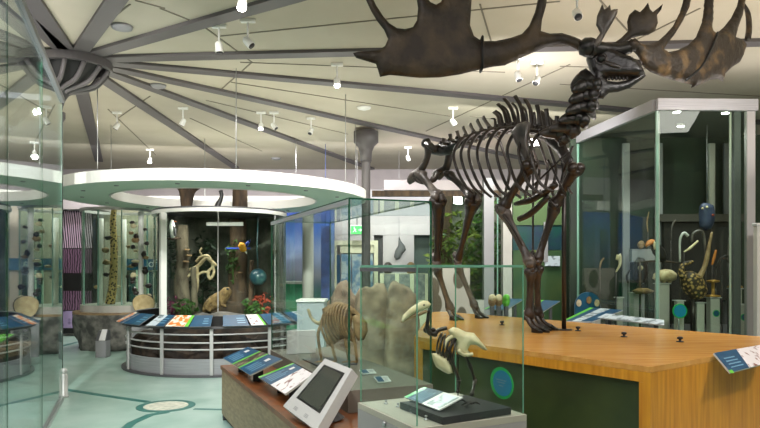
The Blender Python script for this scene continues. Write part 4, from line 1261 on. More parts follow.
# grey cloth-like rock sheet in front of the enclosure
m = MB(); m.inflate([(188, 319), (192, 315), (200, 313), (208, 314.5), (216, 312), (226, 312.5), (236, 314), (246, 315), (256, 316), (268, 315), (280, 314), (280, 321), (188, 321)], lambda x, y: (W(x, y, 9.98) + V((0, (HZ + 53 - y) * .02, 0)), V((0, 1, 0))), .10, 2.0)
tag(m.build('stone_ledge', M['rock']), 'low wavy grey stone ledge in front of the rainforest enclosure', 'rock')

# ================================================================== RAINFOREST ENCLOSURE (round, glazed)
EC = V((-2.98, 12.0)); ER = 1.2
def ep(px, py, Y): return W(px, py, Y)
t = thing('rainforest_enclosure', (EC.x, EC.y, 0), 'round glazed rainforest enclosure with a white frame and dark planted backdrop', 'enclosure')
m = MB(); m.arc(EC, 0, ER + .01, 0, .70, 0, 360, 48); m.build('enclosure_base', M['rock_dark'], t)
m = MB(); m.arc(EC, ER - .008, ER, .70, 2.56, -180, 0, 48); m.build('curved_glass', M['glass'], t)
m = MB(); m.arc(EC, ER - .04, ER, .70, 2.62, 0.5, 179.5, 48); m.build('backdrop', M['darkwall'], t)
m = MB(); m.arc(EC, ER - .03, ER + .03, 2.56, 2.62, -180, 0, 48); m.build('header_band', M['white'], t)
m = MB(); m.arc(EC, 0, ER + .02, 2.622, 2.65, 0, 360, 48); m.build('enclosure_roof', M['grey_dk'], t)
for px in (163,):
    k = (px - 380) / FPX
    # nearest intersection of the pixel ray with the glass cylinder
    A_ = k * k + 1; B_ = -2 * (k * EC.x + EC.y); C_ = EC.x ** 2 + EC.y ** 2 - (ER + .03) ** 2
    Y = (-B_ - math.sqrt(B_ * B_ - 4 * A_ * C_)) / (2 * A_)
    m = MB(); m.box((k * Y, Y, 1.63), (.11, .07, 1.86), .8); m.build('frame_post', M['white'], t)
for px in (218, 275):
    k = (px - 380) / FPX
    A_ = k * k + 1; B_ = -2 * (k * EC.x + EC.y); C_ = EC.x ** 2 + EC.y ** 2 - (ER) ** 2
    Y = (-B_ - math.sqrt(B_ * B_ - 4 * A_ * C_)) / (2 * A_)
    m = MB(); m.box((k * Y, Y, 1.63), (.014, .02, 1.86), 0); m.build('pane_joint', M['silver_lt'], t)
ZE = .702
def trunk(px, Y, z1, r, lb, mt='bark', tilt=0, seed=0, cat='tree trunk'):
    p = ep(px, 300, Y)
    m = MB()
    pts = [(p.x + tilt * f + .03 * noise.noise(V((f * 4, seed, 0))), p.y, ZE + (z1 - ZE) * f) for f in [i / 10 for i in range(11)]]
    rr = [r * (1.25 - .3 * f + .12 * noise.noise(V((f * 6, seed, 3)))) for f in [i / 10 for i in range(11)]]
    m.tube(pts, rr, 12, sub=2); return tag(m.build('tree_trunk', M[mt]), lb, cat)
trunk(182, 12.0, 2.4, .12, 'pale upright tree trunk at the left of the rainforest enclosure', seed=1)
trunk(238, 12.4, 2.55, .16, 'broad dark brown trunk in the middle right of the rainforest enclosure', 'bark_dark', seed=4)
trunk(250, 12.3, 1.75, .045, 'thin dark stem right of the broad trunk in the enclosure', 'bark_dark', .04, 7)
trunk(195, 11.4, 1.62, .05, 'slim mossy stem under the pale driftwood in the enclosure', 'bark', -.03, 9)
m = MB(); m.tube([ep(258, 216, 12), ep(257, 250, 12), ep(258, 268, 12)], .012, 6)
m.ball(ep(258, 277, 12), .16, 3)
tag(m.build('hanging_globe', M['globe']), 'dark blue globe hanging on a rod at the right of the enclosure', 'globe')
def leafball(name, cx, cy, cz, rx, ry, rz, n, sz, mt, lb, cat='plant', seed=0, stuff=False):
    rnd = random.Random(seed); m = MB()
    for i in range(n):
        a = rnd.random() * 6.283; b_ = math.acos(2 * rnd.random() - 1); r = rnd.random() ** .4
        c = V((cx + rx * r * math.sin(b_) * math.cos(a), cy + ry * r * math.sin(b_) * math.sin(a), cz + rz * r * math.cos(b_)))
        d = V((rnd.uniform(-1, 1), rnd.uniform(-1, 1), rnd.uniform(-.6, .6))).normalized()
        w = d.cross(V((rnd.uniform(-1, 1), rnd.uniform(-1, 1), rnd.uniform(-1, 1)))).normalized()
        s = sz * rnd.uniform(.6, 1.3)
        u = d.cross(w) * s * .08
        m.add([c - d * s, c + w * s * .38 + u, c + d * s, c - w * s * .38 + u, c - u * .6], [(0, 1, 4), (1, 2, 4), (2, 3, 4), (3, 0, 4), (0, 3, 2, 1)])
    m.tube([(cx, cy, cz - rz), (cx, cy, cz)], [.02, .008], 6)
    o = m.build(name, M[mt]); tag(o, lb, cat)
    return o
leafball('jungle_plant', ep(171, 258, 11.9).x, 11.9, 1.95, .13, .13, .55, 160, .055, 'leaf_dk', 'dark leafy climber beside the left post of the enclosure', seed=1)
leafball('jungle_plant', ep(172, 304, 11.7).x, 11.7, .9, .2, .2, .22, 90, .06, 'purpleleaf', 'purple leaved plant at the bottom left of the enclosure', seed=2)
leafball('jungle_plant', ep(186, 303, 11.3).x, 11.3, .88, .22, .18, .2, 110, .06, 'leaf', 'bright green leafy plant at the foot of the pale trunk', seed=3)
leafball('jungle_plant', ep(262, 302, 11.7).x, 11.7, .95, .22, .2, .2, 70, .05, 'redleaf', 'red bromeliad at the bottom right of the enclosure', seed=4)
leafball('jungle_plant', ep(250, 305, 11.3).x, 11.3, .88, .25, .18, .18, 110, .06, 'leaf', 'green leafy plant between the boulder and the red bromeliad', seed=5)
leafball('jungle_plant', ep(233, 262, 12.2).x, 12.2, 1.75, .14, .14, .45, 110, .055, 'leaf', 'green climber hanging on the broad brown trunk', seed=6)
leafball('jungle_plant', ep(205, 245, 12.9).x, 12.75, 1.6, .35, .16, .8, 200, .09, 'leaf_dk', 'dark foliage mass at the back of the enclosure', seed=7)
# driftwood with pale branches
t = thing('pale_driftwood', tuple(ep(203, 280, 11.5)), 'pale bare driftwood branching in the middle of the enclosure', 'driftwood')
for nm, pts, r in (('main_branch', [(190, 270), (198, 266), (206, 258), (212, 262), (216, 266)], .035), ('side_branch', [(196, 262), (201, 257), (208, 256), (211, 260)], .028), ('hanging_branch', [(212, 264), (214, 272), (210, 279), (208, 272), (212, 268)], .026),
                   ('standing_branch', [(193, 316), (194, 300), (197, 285), (197, 266)], .035), ('left_twig', [(197, 270), (192, 272), (188, 277)], .022), ('low_twig', [(196, 276), (203, 272), (210, 273)], .022), ('upper_twig', [(204, 258), (200, 252), (202, 248)], .018)):
    m = MB(); m.tube([ep(x, y, 11.5) for x, y in pts], r, 8, sub=4); m.build(nm, M['cream_feather'], t)
# brown iguana-like animal on a rock
rk = ep(224, 305, 11.2)
m = MB(); m.ball((rk.x + .02, rk.y, .82), (.34, .26, .2), 3, .25, 4)
for v in m.v: v.z = max(ZE, v.z)
tag(m.build('brown_rock', M['fur_brown'] if False else M['bark_dark']), 'low brown rock under the big tan frog model', 'rock')
t = thing('tan_frog', tuple(ep(218, 303, 11.1)), 'big tan frog-like animal model sitting on the rock in the enclosure', 'animal')
m = MB(); m.inflate([(202, 311), (204, 303), (209, 297), (215, 293), (220, 291), (224, 287), (229, 287), (232, 291), (231, 295), (229, 298), (226, 304), (222, 309), (213, 312), (205, 314)], lambda x, y: (ep(x, y, 11.08), V((0, 1, 0))), .16, 1.7)
m.build('body', M['fur_brown'], t)
m = MB(); m.tube([ep(212, 300, 10.95), ep(206, 306, 10.93), ep(211, 311, 10.92)], [.06, .05, .03], 8, sub=3); m.build('hind_leg', M['fur_brown'], t)
m = MB(); m.tube([ep(222, 297, 10.97), ep(222, 304, 10.95), ep(226, 306, 10.93)], [.045, .03, .025], 8, sub=3); m.build('front_leg', M['fur_brown'], t)
m = MB(); m.ball(ep(227.5, 289, 10.95), .022, 2); m.build('eye', M['black'], t)
# perched white bird
t = thing('white_bird', tuple(ep(172, 233, 11.6)), 'small white bird perched on a wooden bracket at the upper left of the enclosure', 'bird')
m = MB(); m.inflate([(170, 234), (169, 227), (170, 221), (172, 219), (174.5, 221), (175, 227), (176, 234), (174, 238), (171, 238)], lambda x, y: (ep(x, y, 11.6), V((0, 1, 0))), .05, 1.2)
m.build('body', M['white'], t)
m = MB(); m.tube([ep(174, 221, 11.6), ep(176.4, 222, 11.6)], [.015, .004], 6); m.build('beak', M['orange'], t)
m = MB(); m.inflate([(173, 225), (176, 229), (176.5, 236), (174, 236)], lambda x, y: (ep(x, y, 11.55), V((0, 1, 0))), .015, 1.2); m.build('wing', M['grey_dk'], t)
m = MB(); m.tube([ep(166, 238, 11.65), ep(172, 239, 11.62), ep(180, 238, 11.8)], [.02, .022, .02], 7); tag(m.build('perch', M['bark_dark']), 'short brown perch under the small white bird', 'perch')
# parrot
t = thing('yellow_parrot', tuple(ep(243, 247, 11.4)), 'yellow and blue parrot flying beside the broad trunk of the enclosure', 'bird')
m = MB(); m.inflate([(238, 246), (240, 242), (244, 243), (247, 247), (246, 252), (241, 252)], lambda x, y: (ep(x, y, 11.4), V((0, 1, 0))), .05, 1.2); m.build('body', M['yellow'], t)
m = MB(); m.inflate([(245, 243), (251, 239), (249, 244), (246, 248)], lambda x, y: (ep(x, y, 11.37), V((0, 1, 0))), .02, 1.2); m.build('wing', M['bluefeather'], t)
m = MB(); m.tube([ep(245, 251, 11.4), ep(247, 254, 11.4)], [.02, .005], 6); m.build('beak', M['white'], t)
# bracket fungi on the trunks
for i, (px, py) in enumerate(((187, 250), (189, 256), (186, 262), (236, 268), (240, 273), (234, 281))):
    q = ep(px, py, 11.86 if i < 3 else 12.28)
    m = MB(); m.lathe(q, [(.02, -.015), (.06, 0), (.05, .02), (.01, .025)], 12)
    tag(m.build('bracket_fungus', M['bone_tan']), ['top', 'middle', 'bottom'][i % 3] + ' bracket fungus of three on the ' + ('pale trunk' if i < 3 else 'broad brown trunk'), 'fungus', 'bracket fungi on the trunks')
# tube light inside
m = MB(); m.box(ep(225, 224, 12.2), (.7, .05, .07)); tag(m.build('tube_light', M['white']), 'white tube light fitting near the top of the enclosure', 'light')
m = MB()
q = ep(226, 248.5, 11.9); m.tube([q, ep(250, 248.5, 12.1)], .018, 7)
tag(m.build('blue_rod', M['bluefeather']), 'short blue rod glowing behind the parrot in the enclosure', 'rod')
l = bpy.data.lights.new('enclosure_light', 'AREA'); l.shape = 'RECTANGLE'; l.size = 1.2; l.size_y = .4; l.energy = 22; l.color = (1, .97, .88)
o = bpy.data.objects.new('enclosure_light', l); o.location = (EC.x, EC.y - .5, 2.54); C.objects.link(o)

# driftwood on top of the enclosure
t = thing('forked_log', tuple(ep(185, 203, 12.0)), 'forked brown log rising in a Y above the rainforest enclosure', 'log')
zt = 2.652
for pts, nm in (([(187, 199), (184, 190), (178, 183)], 'left_limb'), ([(186, 199), (190, 191), (200, 183)], 'right_limb')):
    P = [ep(x, y, 12.0) for x, y in pts]; P[0].z = zt + .03
    m = MB(); m.tube(P + [P[-1] + (P[-1] - P[-2]) * .4], [.11, .1, .09, .07], 10, sub=3); m.build('log_limb', M['bark_dark'], t)
q = ep(240, 195, 12.2)
m = MB(); m.tube([(q.x, q.y, zt), (q.x, q.y, zt + .55)], [.15, .14], 12); tag(m.build('log_stump', M['bark_dark']), 'upright brown stump standing above the enclosure right of the forked log', 'log')
q = ep(220, 195, 12.0)
m = MB(); m.tube([(q.x, q.y, zt), (q.x - .05, q.y, zt + .1), (q.x + .03, q.y, zt + .28), (q.x + .01, q.y, zt + .4)], [.07, .06, .035, .04], 8, sub=3); tag(m.build('black_sculpture', M['black']), 'small black curved figure between the forked log and the stump', 'figure')

# ================================================================== LEFT GLASS CYLINDER ON A ROCKY DRUM
LC = V((-5.3, 13.0))
t = thing('rocky_drum', (LC.x, LC.y, 0), 'round grey rock drum with a pale rim under the left glass cylinder', 'pedestal')
m = MB(); n_ = 64; vs = []; fs = []
for j in range(9):
    z = .70 * j / 8
    for k in range(n_):
        a = 2 * math.pi * k / n_
        r = .74 + .12 * j / 8 + .07 * noise.noise(V((math.cos(a) * 3, math.sin(a) * 3, z * 4))) + .04 * noise.noise(V((math.cos(a) * 9, math.sin(a) * 9, z * 9)))
        vs.append((LC.x + r * math.cos(a), LC.y + r * math.sin(a), z))
for j in range(8):
    for k in range(n_): fs.append((j * n_ + k, j * n_ + (k + 1) % n_, (j + 1) * n_ + (k + 1) % n_, (j + 1) * n_ + k))
fs += [tuple(range(n_ - 1, -1, -1)), tuple(range(8 * n_, 9 * n_))]
m.add(vs, fs, True); m.build('rock_face', M['rock'], t)
m = MB(); m.arc(LC, 0, .86, .70, .74, 0, 360, 48); m.build('rim', M['oak_dark'], t)
m = MB(); m.arc(LC, 0, .72, .741, .87, 0, 360, 48); m.build('plinth_ring', M['grey_lt'], t)
t = thing('glass_cylinder', (LC.x, LC.y, .871), 'round clear glass cylinder with white posts around the spotted tree trunk', 'display case')
m = MB(); m.arc(LC, .69, .70, .872, 2.72, 0, 360, 64); m.build('curved_glass', M['glass_dark'], t)
for an in (-170, -133, -100, -64, -30, 10, 60, 120):
    a = math.radians(an); m = MB(); m.box((LC.x + .70 * math.cos(a), LC.y + .70 * math.sin(a), 1.80), (.022, .022, 1.84), a); m.build('pane_joint', M['edge_pale'], t)
m = MB(); m.arc(LC, .66, .73, 2.725, 2.78, 0, 360, 64); m.build('top_ring', M['silver_lt'], t)
def lp(px, py, Y=13.0): return W(px, py, Y)
q = lp(113, 300)
m = MB(); m.tube([(q.x - .06, q.y, .872), (q.x, q.y, 1.3), (q.x + .02, q.y, 2.0), (q.x + .0, q.y, 2.6), (q.x + .06, q.y, 2.95)], [.095, .08, .07, .06, .04], 12, sub=4)
tag(m.build('spotted_trunk', M['spot_tree']), 'yellow tree trunk with dark spots standing in the left glass cylinder', 'tree trunk')
def specimen_pole(px, Y, z1, lb, nsp, seed, zb):
    q = lp(px, 300, Y)
    t = thing('specimen_pole', (q.x, q.y, zb), lb, 'pole')
    m = MB(); m.tube([(q.x, q.y, zb), (q.x, q.y, z1)], .05, 10); m.build('pole', M['white'], t)
    rnd = random.Random(seed)
    for i in range(nsp):
        z = zb + .35 + (z1 - zb - .5) * i / nsp
        s = rnd.choice((-1, 1)); x = q.x + s * rnd.uniform(.06, .17)
        m = MB(); m.ball((x, q.y - .05, z), (rnd.uniform(.04, .08), .03, rnd.uniform(.03, .06)), 2, .4, i)
        m.tube([(q.x, q.y, z), (x, q.y - .04, z)], .006, 5)
        m.build('specimen', M[rnd.choice(['bone_brown', 'bone_dark', 'bone_tan', 'ivory'])], t)
specimen_pole(101, 12.9, 2.6, 'slim white pole with few small specimens left of the spotted trunk', 5, 2, .872)
specimen_pole(124, 13.2, 2.6, 'thin white pole with specimens just right of the spotted trunk', 6, 6, .872)
# grey shelf to the right of the drum with the log slice
t = thing('grey_shelf', (-4.5, 12.6, 0), 'long grey shelf unit carrying the log slice between drum and enclosure', 'shelf')
A_, B_ = lp(131, 318, 12.2), lp(160, 318, 12.2)
m = MB(); m.hexa([(-4.7, 12.1, 0), (-4.26, 12.1, 0), (-4.26, 12.5, 0), (-4.6, 12.5, 0), (-4.7, 12.1, .66), (-4.26, 12.1, .66), (-4.26, 12.5, .66), (-4.6, 12.5, .66)]); m.build('shelf_body', M['grey'], t)
m = MB(); m.hexa([(-4.72, 12.08, .661), (-4.24, 12.08, .661), (-4.24, 12.52, .661), (-4.62, 12.52, .661), (-4.72, 12.08, .7), (-4.24, 12.08, .7), (-4.24, 12.52, .7), (-4.62, 12.52, .7)]); m.build('shelf_top', M['grey_lt'], t)
specimen_pole(141, 12.42, 2.7, 'white pole hung with many dark shells and pods above the log slice', 22, 11, .701)
q = lp(144, 300, 12.26)
t = thing('log_slice', (q.x, q.y, .701), 'round pale slice of a log standing upright on the grey shelf', 'log slice')
m = MB(); pts = [(q.x + .2 * math.cos(a) * (1 + .06 * math.sin(3 * a)), q.y - .04, .905 + .2 * math.sin(a) * (1 + .05 * math.cos(2 * a))) for a in [i * math.pi / 18 for i in range(36)]]
m.slab(pts, .07, V((0, -1, 0))); m.build('wood_face', M['wood_slice'], t)
m = MB(); pts = [(q.x + .207 * math.cos(a) * (1 + .06 * math.sin(3 * a)), q.y - .035, .905 + .204 * math.sin(a) * (1 + .05 * math.cos(2 * a))) for a in [i * math.pi / 18 for i in range(36)]]
m.slab(pts, .06, V((0, -1, 0))); m.build('bark_rim', M['bark_dark'], t)
m = MB(); m.lathe((0, 0, 0), [(.0, 0), (.012, 0)], 8)
# silver leaflet stand
p = G(103, 357)
t = thing('leaflet_stand', (p.x, p.y, 0), 'small silver leaflet stand with white paper in front of the rocky drum', 'stand')
m = MB(); m.box((p.x, p.y, .15), (.19, .2, .3)); m.build('stand_body', M['grey'], t)
m = MB(); m.hexa([(p.x - .095, p.y - .1, .301), (p.x + .095, p.y - .1, .301), (p.x + .095, p.y + .1, .301), (p.x - .095, p.y + .1, .301), (p.x - .07, p.y - .02, .48), (p.x + .1, p.y - .02, .48), (p.x + .1, p.y + .08, .48), (p.x - .07, p.y + .08, .48)]); m.build('sloping_head', M['grey_dk'], t)
m = MB(); m.slab([(p.x - .03, p.y - .112, .31), (p.x + .08, p.y - .112, .31), (p.x + .09, p.y - .03, .5), (p.x, p.y - .03, .5)], .01); m.build('paper', M['print_white'], t)

# ================================================================== FAR BACKGROUND, LEFT
def zebra_mat():
    m = bpy.data.materials.new('zebra_stripes'); m.use_nodes = True
    nt = m.node_tree; b_ = nt.nodes['Principled BSDF']
    tc = nt.nodes.new('ShaderNodeTexCoord'); mp = nt.nodes.new('ShaderNodeMapping'); mp.inputs['Scale'].default_value = (1, 1, .35); mp.inputs['Rotation'].default_value = (0, .25, 0)
    wv = nt.nodes.new('ShaderNodeTexWave'); wv.inputs['Scale'].default_value = 6.5; wv.inputs['Distortion'].default_value = 3.5; wv.inputs['Detail'].default_value = 1; wv.inputs['Detail Scale'].default_value = .8
    cr = nt.nodes.new('ShaderNodeValToRGB'); cr.color_ramp.elements[0].position = .52; cr.color_ramp.elements[1].position = .6
    cr.color_ramp.elements[0].color = srgb((30, 22, 34)); cr.color_ramp.elements[1].color = srgb((206, 180, 200))
    nt.links.new(tc.outputs['Object'], mp.inputs[0]); nt.links.new(mp.outputs[0], wv.inputs[0]); nt.links.new(wv.outputs['Fac'], cr.inputs[0]); nt.links.new(cr.outputs[0], b_.inputs['Base Color'])
    return m
M['zebra'] = zebra_mat()
M['purplepat'] = mat('purple_fingerprint', (44, 26, 42), .6, col2=(122, 90, 114), scale=5.5, kind='wave', detail=2, lo=.5, hi=.6)
M['purpledots'] = mat('purple_blossom', (58, 46, 84), .6, col2=(156, 138, 176), scale=7, kind='voronoi', lo=.25, hi=.5)
def wallbox(px0, px1, py0, py1, Y, dy, m):
    a, b_ = W(px0, py0, Y), W(px1, py1, Y)
    m.hexa([(a.x, Y, b_.z), (b_.x, Y, b_.z), (b_.x, Y + dy, b_.z), (a.x, Y + dy, b_.z), (a.x, Y, a.z), (b_.x, Y, a.z), (b_.x, Y + dy, a.z), (a.x, Y + dy, a.z)]); return m
t = thing('pattern_wall_panel', (-7.2, 15, 0), 'tall freestanding wall panel with zebra stripes over purple patterns at the far left', 'wall panel')
m = wallbox(40, 93, 210, 333.5, 15, .3, MB())
for v in m.v: v.z = max(v.z, .001)
m.build('panel_core', M['black'], t)
wallbox(41, 92, 211, 248, 14.985, .012, MB()).build('zebra_print', M['zebra'], t)
wallbox(41, 92, 249, 273, 14.985, .012, MB()).build('swirl_print', M['purplepat'], t)
wallbox(41, 92, 291, 310, 14.985, .012, MB()).build('swirl_print', M['purplepat'], t)
wallbox(41, 92, 311, 328, 14.985, .012, MB()).build('blossom_print', M['purpledots'], t)
# far left beige wall with blue sign band and green doors
t = thing('beige_partition', (-5.2, 15.4, 0), 'beige partition with a blue lettered band and green framed windows behind the log slice', 'partition')
m = wallbox(104, 176, 206, 334, 15.6, .2, MB())
for v in m.v: v.z = max(v.z, .001)
m.build('partition_wall', M['wall_warm'], t)
wallbox(122, 176, 259, 270, 15.56, .038, MB()).build('blue_band', M['teal'], t)
for x0, x1 in ((122, 135), (148, 153), (127, 129)):
    wallbox(x0, x1, 272, 318, 15.57, .028, MB()).build('window_pane', M['globe'], t)
wallbox(154, 165, 271, 318, 15.56, .036, MB()).build('green_door', M['leaf_dk'], t)
for x in (121, 136, 147, 153): wallbox(x, x + 1.6, 270, 320, 15.54, .02, MB()).build('frame_upright', M['mint'], t)
cu = bpy.data.curves.new('letters', 'FONT'); cu.body = 'of a'; cu.size = .27; cu.extrude = .004
ob = bpy.data.objects.new('letters', cu); C.objects.link(ob)
bpy.context.view_layer.update()
dg = bpy.context.evaluated_depsgraph_get()
me = bpy.data.meshes.new_from_object(ob.evaluated_get(dg)); bpy.data.objects.remove(ob)
q = W(148, 267, 15.545)
m = MB(); m.add([V((v.co.x + q.x, 15.55 - v.co.z * .5, v.co.y + q.z)) for v in me.vertices], [tuple(p.vertices) for p in me.polygons])
m.build('lettering', M['print_white'], t)
# white header canopy boxes far left
m = wallbox(60, 98, 196, 209, 14.6, .8, MB()); tag(m.build('ceiling_pelmet', M['wall']), 'pale pelmet box hanging above the zebra panel', 'pelmet')
m = wallbox(146, 320, 196, 206, 14.4, .4, MB()); tag(m.build('ceiling_pelmet', M['grey_lt']), 'long pale pelmet behind the logs on the rainforest enclosure', 'pelmet')
for ob_ in (): pass

t = thing('added_slate_wall', (-6.9, 10.4, 0), 'added slate blue wall imitating the bluish reflections of the tall left case', 'display wall')  # added wall, its blue stands in for reflections in the glass
m = wallbox(-90, 36, 200, 326, 10.6, .2, MB())
for v in m.v: v.z = max(v.z, .001)
m.build('wall_board', mat('bluish_reflection', (62, 70, 104), .5, col2=(150, 156, 180), scale=1.6, detail=6, lo=.45, hi=.7), t)  # blue and pale blotches paint the bluish reflection
m = wallbox(-90, 36, 326.2, 364.5, 10.55, .3, MB())
for v in m.v: v.z = max(v.z, .001)
m.build('plinth_board', M['grey_dk'], t)
# ================================================================== FAR BACKGROUND, MIDDLE
def mural_mat():
    m = bpy.data.materials.new('mural_print'); m.use_nodes = True
    nt = m.node_tree; b_ = nt.nodes['Principled BSDF']; b_.inputs['Roughness'].default_value = .5
    tc = nt.nodes.new('ShaderNodeTexCoord'); sp = nt.nodes.new('ShaderNodeSeparateXYZ'); nz = nt.nodes.new('ShaderNodeTexNoise'); nz.inputs['Scale'].default_value = 2.2; nz.inputs['Detail'].default_value = 4
    mp = nt.nodes.new('ShaderNodeMapping'); mp.inputs['Scale'].default_value = (2.2, 1, .7)
    ad = nt.nodes.new('ShaderNodeMath'); ad.operation = 'MULTIPLY_ADD'; ad.inputs[1].default_value = .7
    mr = nt.nodes.new('ShaderNodeMapRange'); mr.inputs[1].default_value = .2; mr.inputs[2].default_value = 3.2
    cr = nt.nodes.new('ShaderNodeValToRGB'); e = cr.color_ramp.elements
    e[0].position = 0; e[0].color = srgb((40, 70, 60)); e[1].position = 1; e[1].color = srgb((20, 60, 140))
    for ps, c in ((.3, (24, 104, 80)), (.42, (70, 96, 110)), (.52, (130, 128, 140)), (.66, (128, 138, 168)), (.78, (84, 110, 160)), (.88, (40, 84, 156))):
        x = e.new(ps); x.color = srgb(c)
    nt.links.new(tc.outputs['Object'], sp.inputs[0]); nt.links.new(tc.outputs['Object'], mp.inputs[0]); nt.links.new(mp.outputs[0], nz.inputs['Vector'])
    nt.links.new(nz.outputs['Fac'], ad.inputs[0]); nt.links.new(sp.outputs['Z'], ad.inputs[2]); nt.links.new(ad.outputs[0], mr.inputs[0]); nt.links.new(mr.outputs[0], cr.inputs[0]); nt.links.new(cr.outputs[0], b_.inputs['Base Color'])
    return m
M['mural'] = mural_mat()
t = thing('mural_wall', (-1.7, 14.5, 0), 'blue and green painted mural wall seen through the long glass case', 'mural')
m = wallbox(258, 334, 208, 338, 14.5, .2, MB())
for v in m.v: v.z = max(v.z, .001)
m.build('mural_print', M['mural'], t)
p = W(308, 250, 12.6)
t = thing('support_column', (p.x, p.y, 0), 'round pale grey column in front of the blue mural', 'column')
m = MB(); m.lathe((p.x, p.y, 0), [(.11, .03), (.11, 2.66)], 16); m.build('column_shaft', M['grey_lt'], t)
m = MB(); m.lathe((p.x, p.y, 0), [(.15, 0), (.15, .029)], 16); m.build('column_foot', M['grey'], t)
# dark blue hanging banners right of the column
m = wallbox(321, 330, 226, 300, 13.9, .04, MB()); q_ = W(325.5, 226, 13.92); m.tube([q_, (q_.x, q_.y, CZ)], .006, 5); tag(m.build('hanging_banner', mat('navy_banner', (30, 44, 92), .6, col2=(50, 80, 140), scale=5)), 'dark blue hanging banner right of the grey column', 'banner')
t = thing('green_cabinet', (-1.9, 13.7, 0), 'bright green low cabinet in front of the mural', 'cabinet')
m = wallbox(281, 303, 284, 352, 13.75, .5, MB())
for v in m.v: v.z = max(v.z, .001)
m.build('cabinet_body', mat('cabinet_green', (40, 128, 88), .5), t)
m = wallbox(280, 304, 281.5, 284, 13.73, .54, MB()); m.build('cabinet_top', M['grey_lt'], t)
t = thing('pale_cabinet', (-1.0, 9.6, 0), 'pale grey blue cabinet standing beyond the far end of the long case', 'cabinet')
m = wallbox(297, 324, 302, 376, 9.35, .5, MB())
for v in m.v: v.z = max(v.z, .001)
m.build('cabinet_body', mat('cabinet_pale', (168, 178, 182), .5), t)
m = wallbox(296, 325, 300, 302, 9.32, .56, MB()); m.build('cabinet_top', M['white'], t)
t = thing('white_cabinet', (-2.3, 14.0, 0), 'narrow pale blue cabinet at the left end of the mural', 'cabinet')
m = wallbox(271, 280, 249, 300, 14.0, .4, MB()); m.build('cabinet_upper', mat('cabinet_lightblue', (160, 180, 200), .5), t)
m = wallbox(271, 280, 300.3, 343, 14.0, .4, MB())
for v in m.v: v.z = max(v.z, .001)
m.build('cabinet_lower', M['grey_lt'], t)

# pale wall with a cream door frame, openings and the exit sign
t = thing('lilac_partition', (.6, 15.0, 0), 'pale lilac partition wall with two grey openings beyond the long glass case', 'partition')
YP = 15.0
def wallpart(x0, x1, y0, y1, mt, nm, Y=YP, dy=.15):
    m = wallbox(x0, x1, y0, y1, Y, dy, MB())
    for v in m.v: v.z = max(v.z, .001)
    return m.build(nm, mt, t)
wallpart(335, 450, 216, 235, M['wall'], 'wall_head')
wallpart(383, 414, 235.2, 337, M['wall'], 'wall_pier')
wallpart(335, 374, 235.2, 337, M['wall'], 'wall_pier', YP, .15)
wallpart(430, 450, 235.2, 337, M['wall'], 'wall_pier')
wallpart(330, 460, 190, 215.8, M['grey'], 'upper_panel', YP + .01)
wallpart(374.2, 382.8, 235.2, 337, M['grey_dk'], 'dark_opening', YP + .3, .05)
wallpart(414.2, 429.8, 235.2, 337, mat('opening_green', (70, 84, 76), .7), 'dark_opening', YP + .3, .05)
t = thing('cream_doorway', (-.5, 14.8, 0), 'cream framed doorway under the green exit sign with blue tinted glass doors', 'doorway')
def dpart(x0, x1, y0, y1, mt, nm, Y=14.8, dy=.12):
    m = wallbox(x0, x1, y0, y1, Y, dy, MB())
    for v in m.v: v.z = max(v.z, .001)
    return m.build(nm, mt, t)
dpart(332, 336.5, 245, 339, M['cream'], 'frame_jamb'); dpart(374, 378, 245, 339, M['cream'], 'frame_jamb'); dpart(332, 378, 240.5, 245, M['cream'], 'frame_head')
dpart(336.7, 340, 255, 339, M['blue'], 'door_leaf', 14.85, .06)
dpart(340.2, 373.8, 245.2, 253, M['cream'], 'transom', 14.84, .06)
for x in (341, 352, 363): dpart(x, x + 10, 254, 300, mat('door_blue', (104, 134, 160), .25, col2=(170, 180, 180), scale=6, lo=.45, hi=.6), 'door_pane', 14.86, .04)
dpart(340.2, 373.8, 300.5, 339, M['grey_lt'], 'door_leaf', 14.86, .05)
# exit sign
t = thing('exit_sign', (-.55, 14.6, 2.35), 'glowing green exit sign with a white running figure above the cream doorway', 'sign')
a, b_ = W(351, 226, 14.6), W(363, 234, 14.6)
m = MB(); m.box(((a.x + b_.x) / 2, 14.62, (a.z + b_.z) / 2), (b_.x - a.x + .03, .05, a.z - b_.z + .03)); m.build('sign_box', M['white'], t)
m = MB(); m.box(((a.x + b_.x) / 2, 14.59, (a.z + b_.z) / 2), (b_.x - a.x, .008, a.z - b_.z)); m.build('sign_face', M['exit'], t)
cx, cz = (a.x + b_.x) / 2, (a.z + b_.z) / 2
m = MB()
for s in (((-.07, .045), (-.05, 0)), ((-.05, 0), (-.09, -.05)), ((-.05, 0), (-.015, -.045)), ((-.065, .03), (-.02, .01)), ((.03, 0), (.1, 0)), ((.1, 0), (.07, .03)), ((.1, 0), (.07, -.03))):
    m.tube([(cx + s[0][0], 14.583, cz + s[0][1]), (cx + s[1][0], 14.583, cz + s[1][1])], .009, 6)
m.ball((cx - .062, 14.583, cz + .062), .014, 1); m.build('running_figure', M['exitw'], t)
m = MB(); m.tube([(cx, 14.62, a.z + .012), (cx, 14.62, CZ)], .01, 6); m.build('hanging_rod', M['grey'], t)
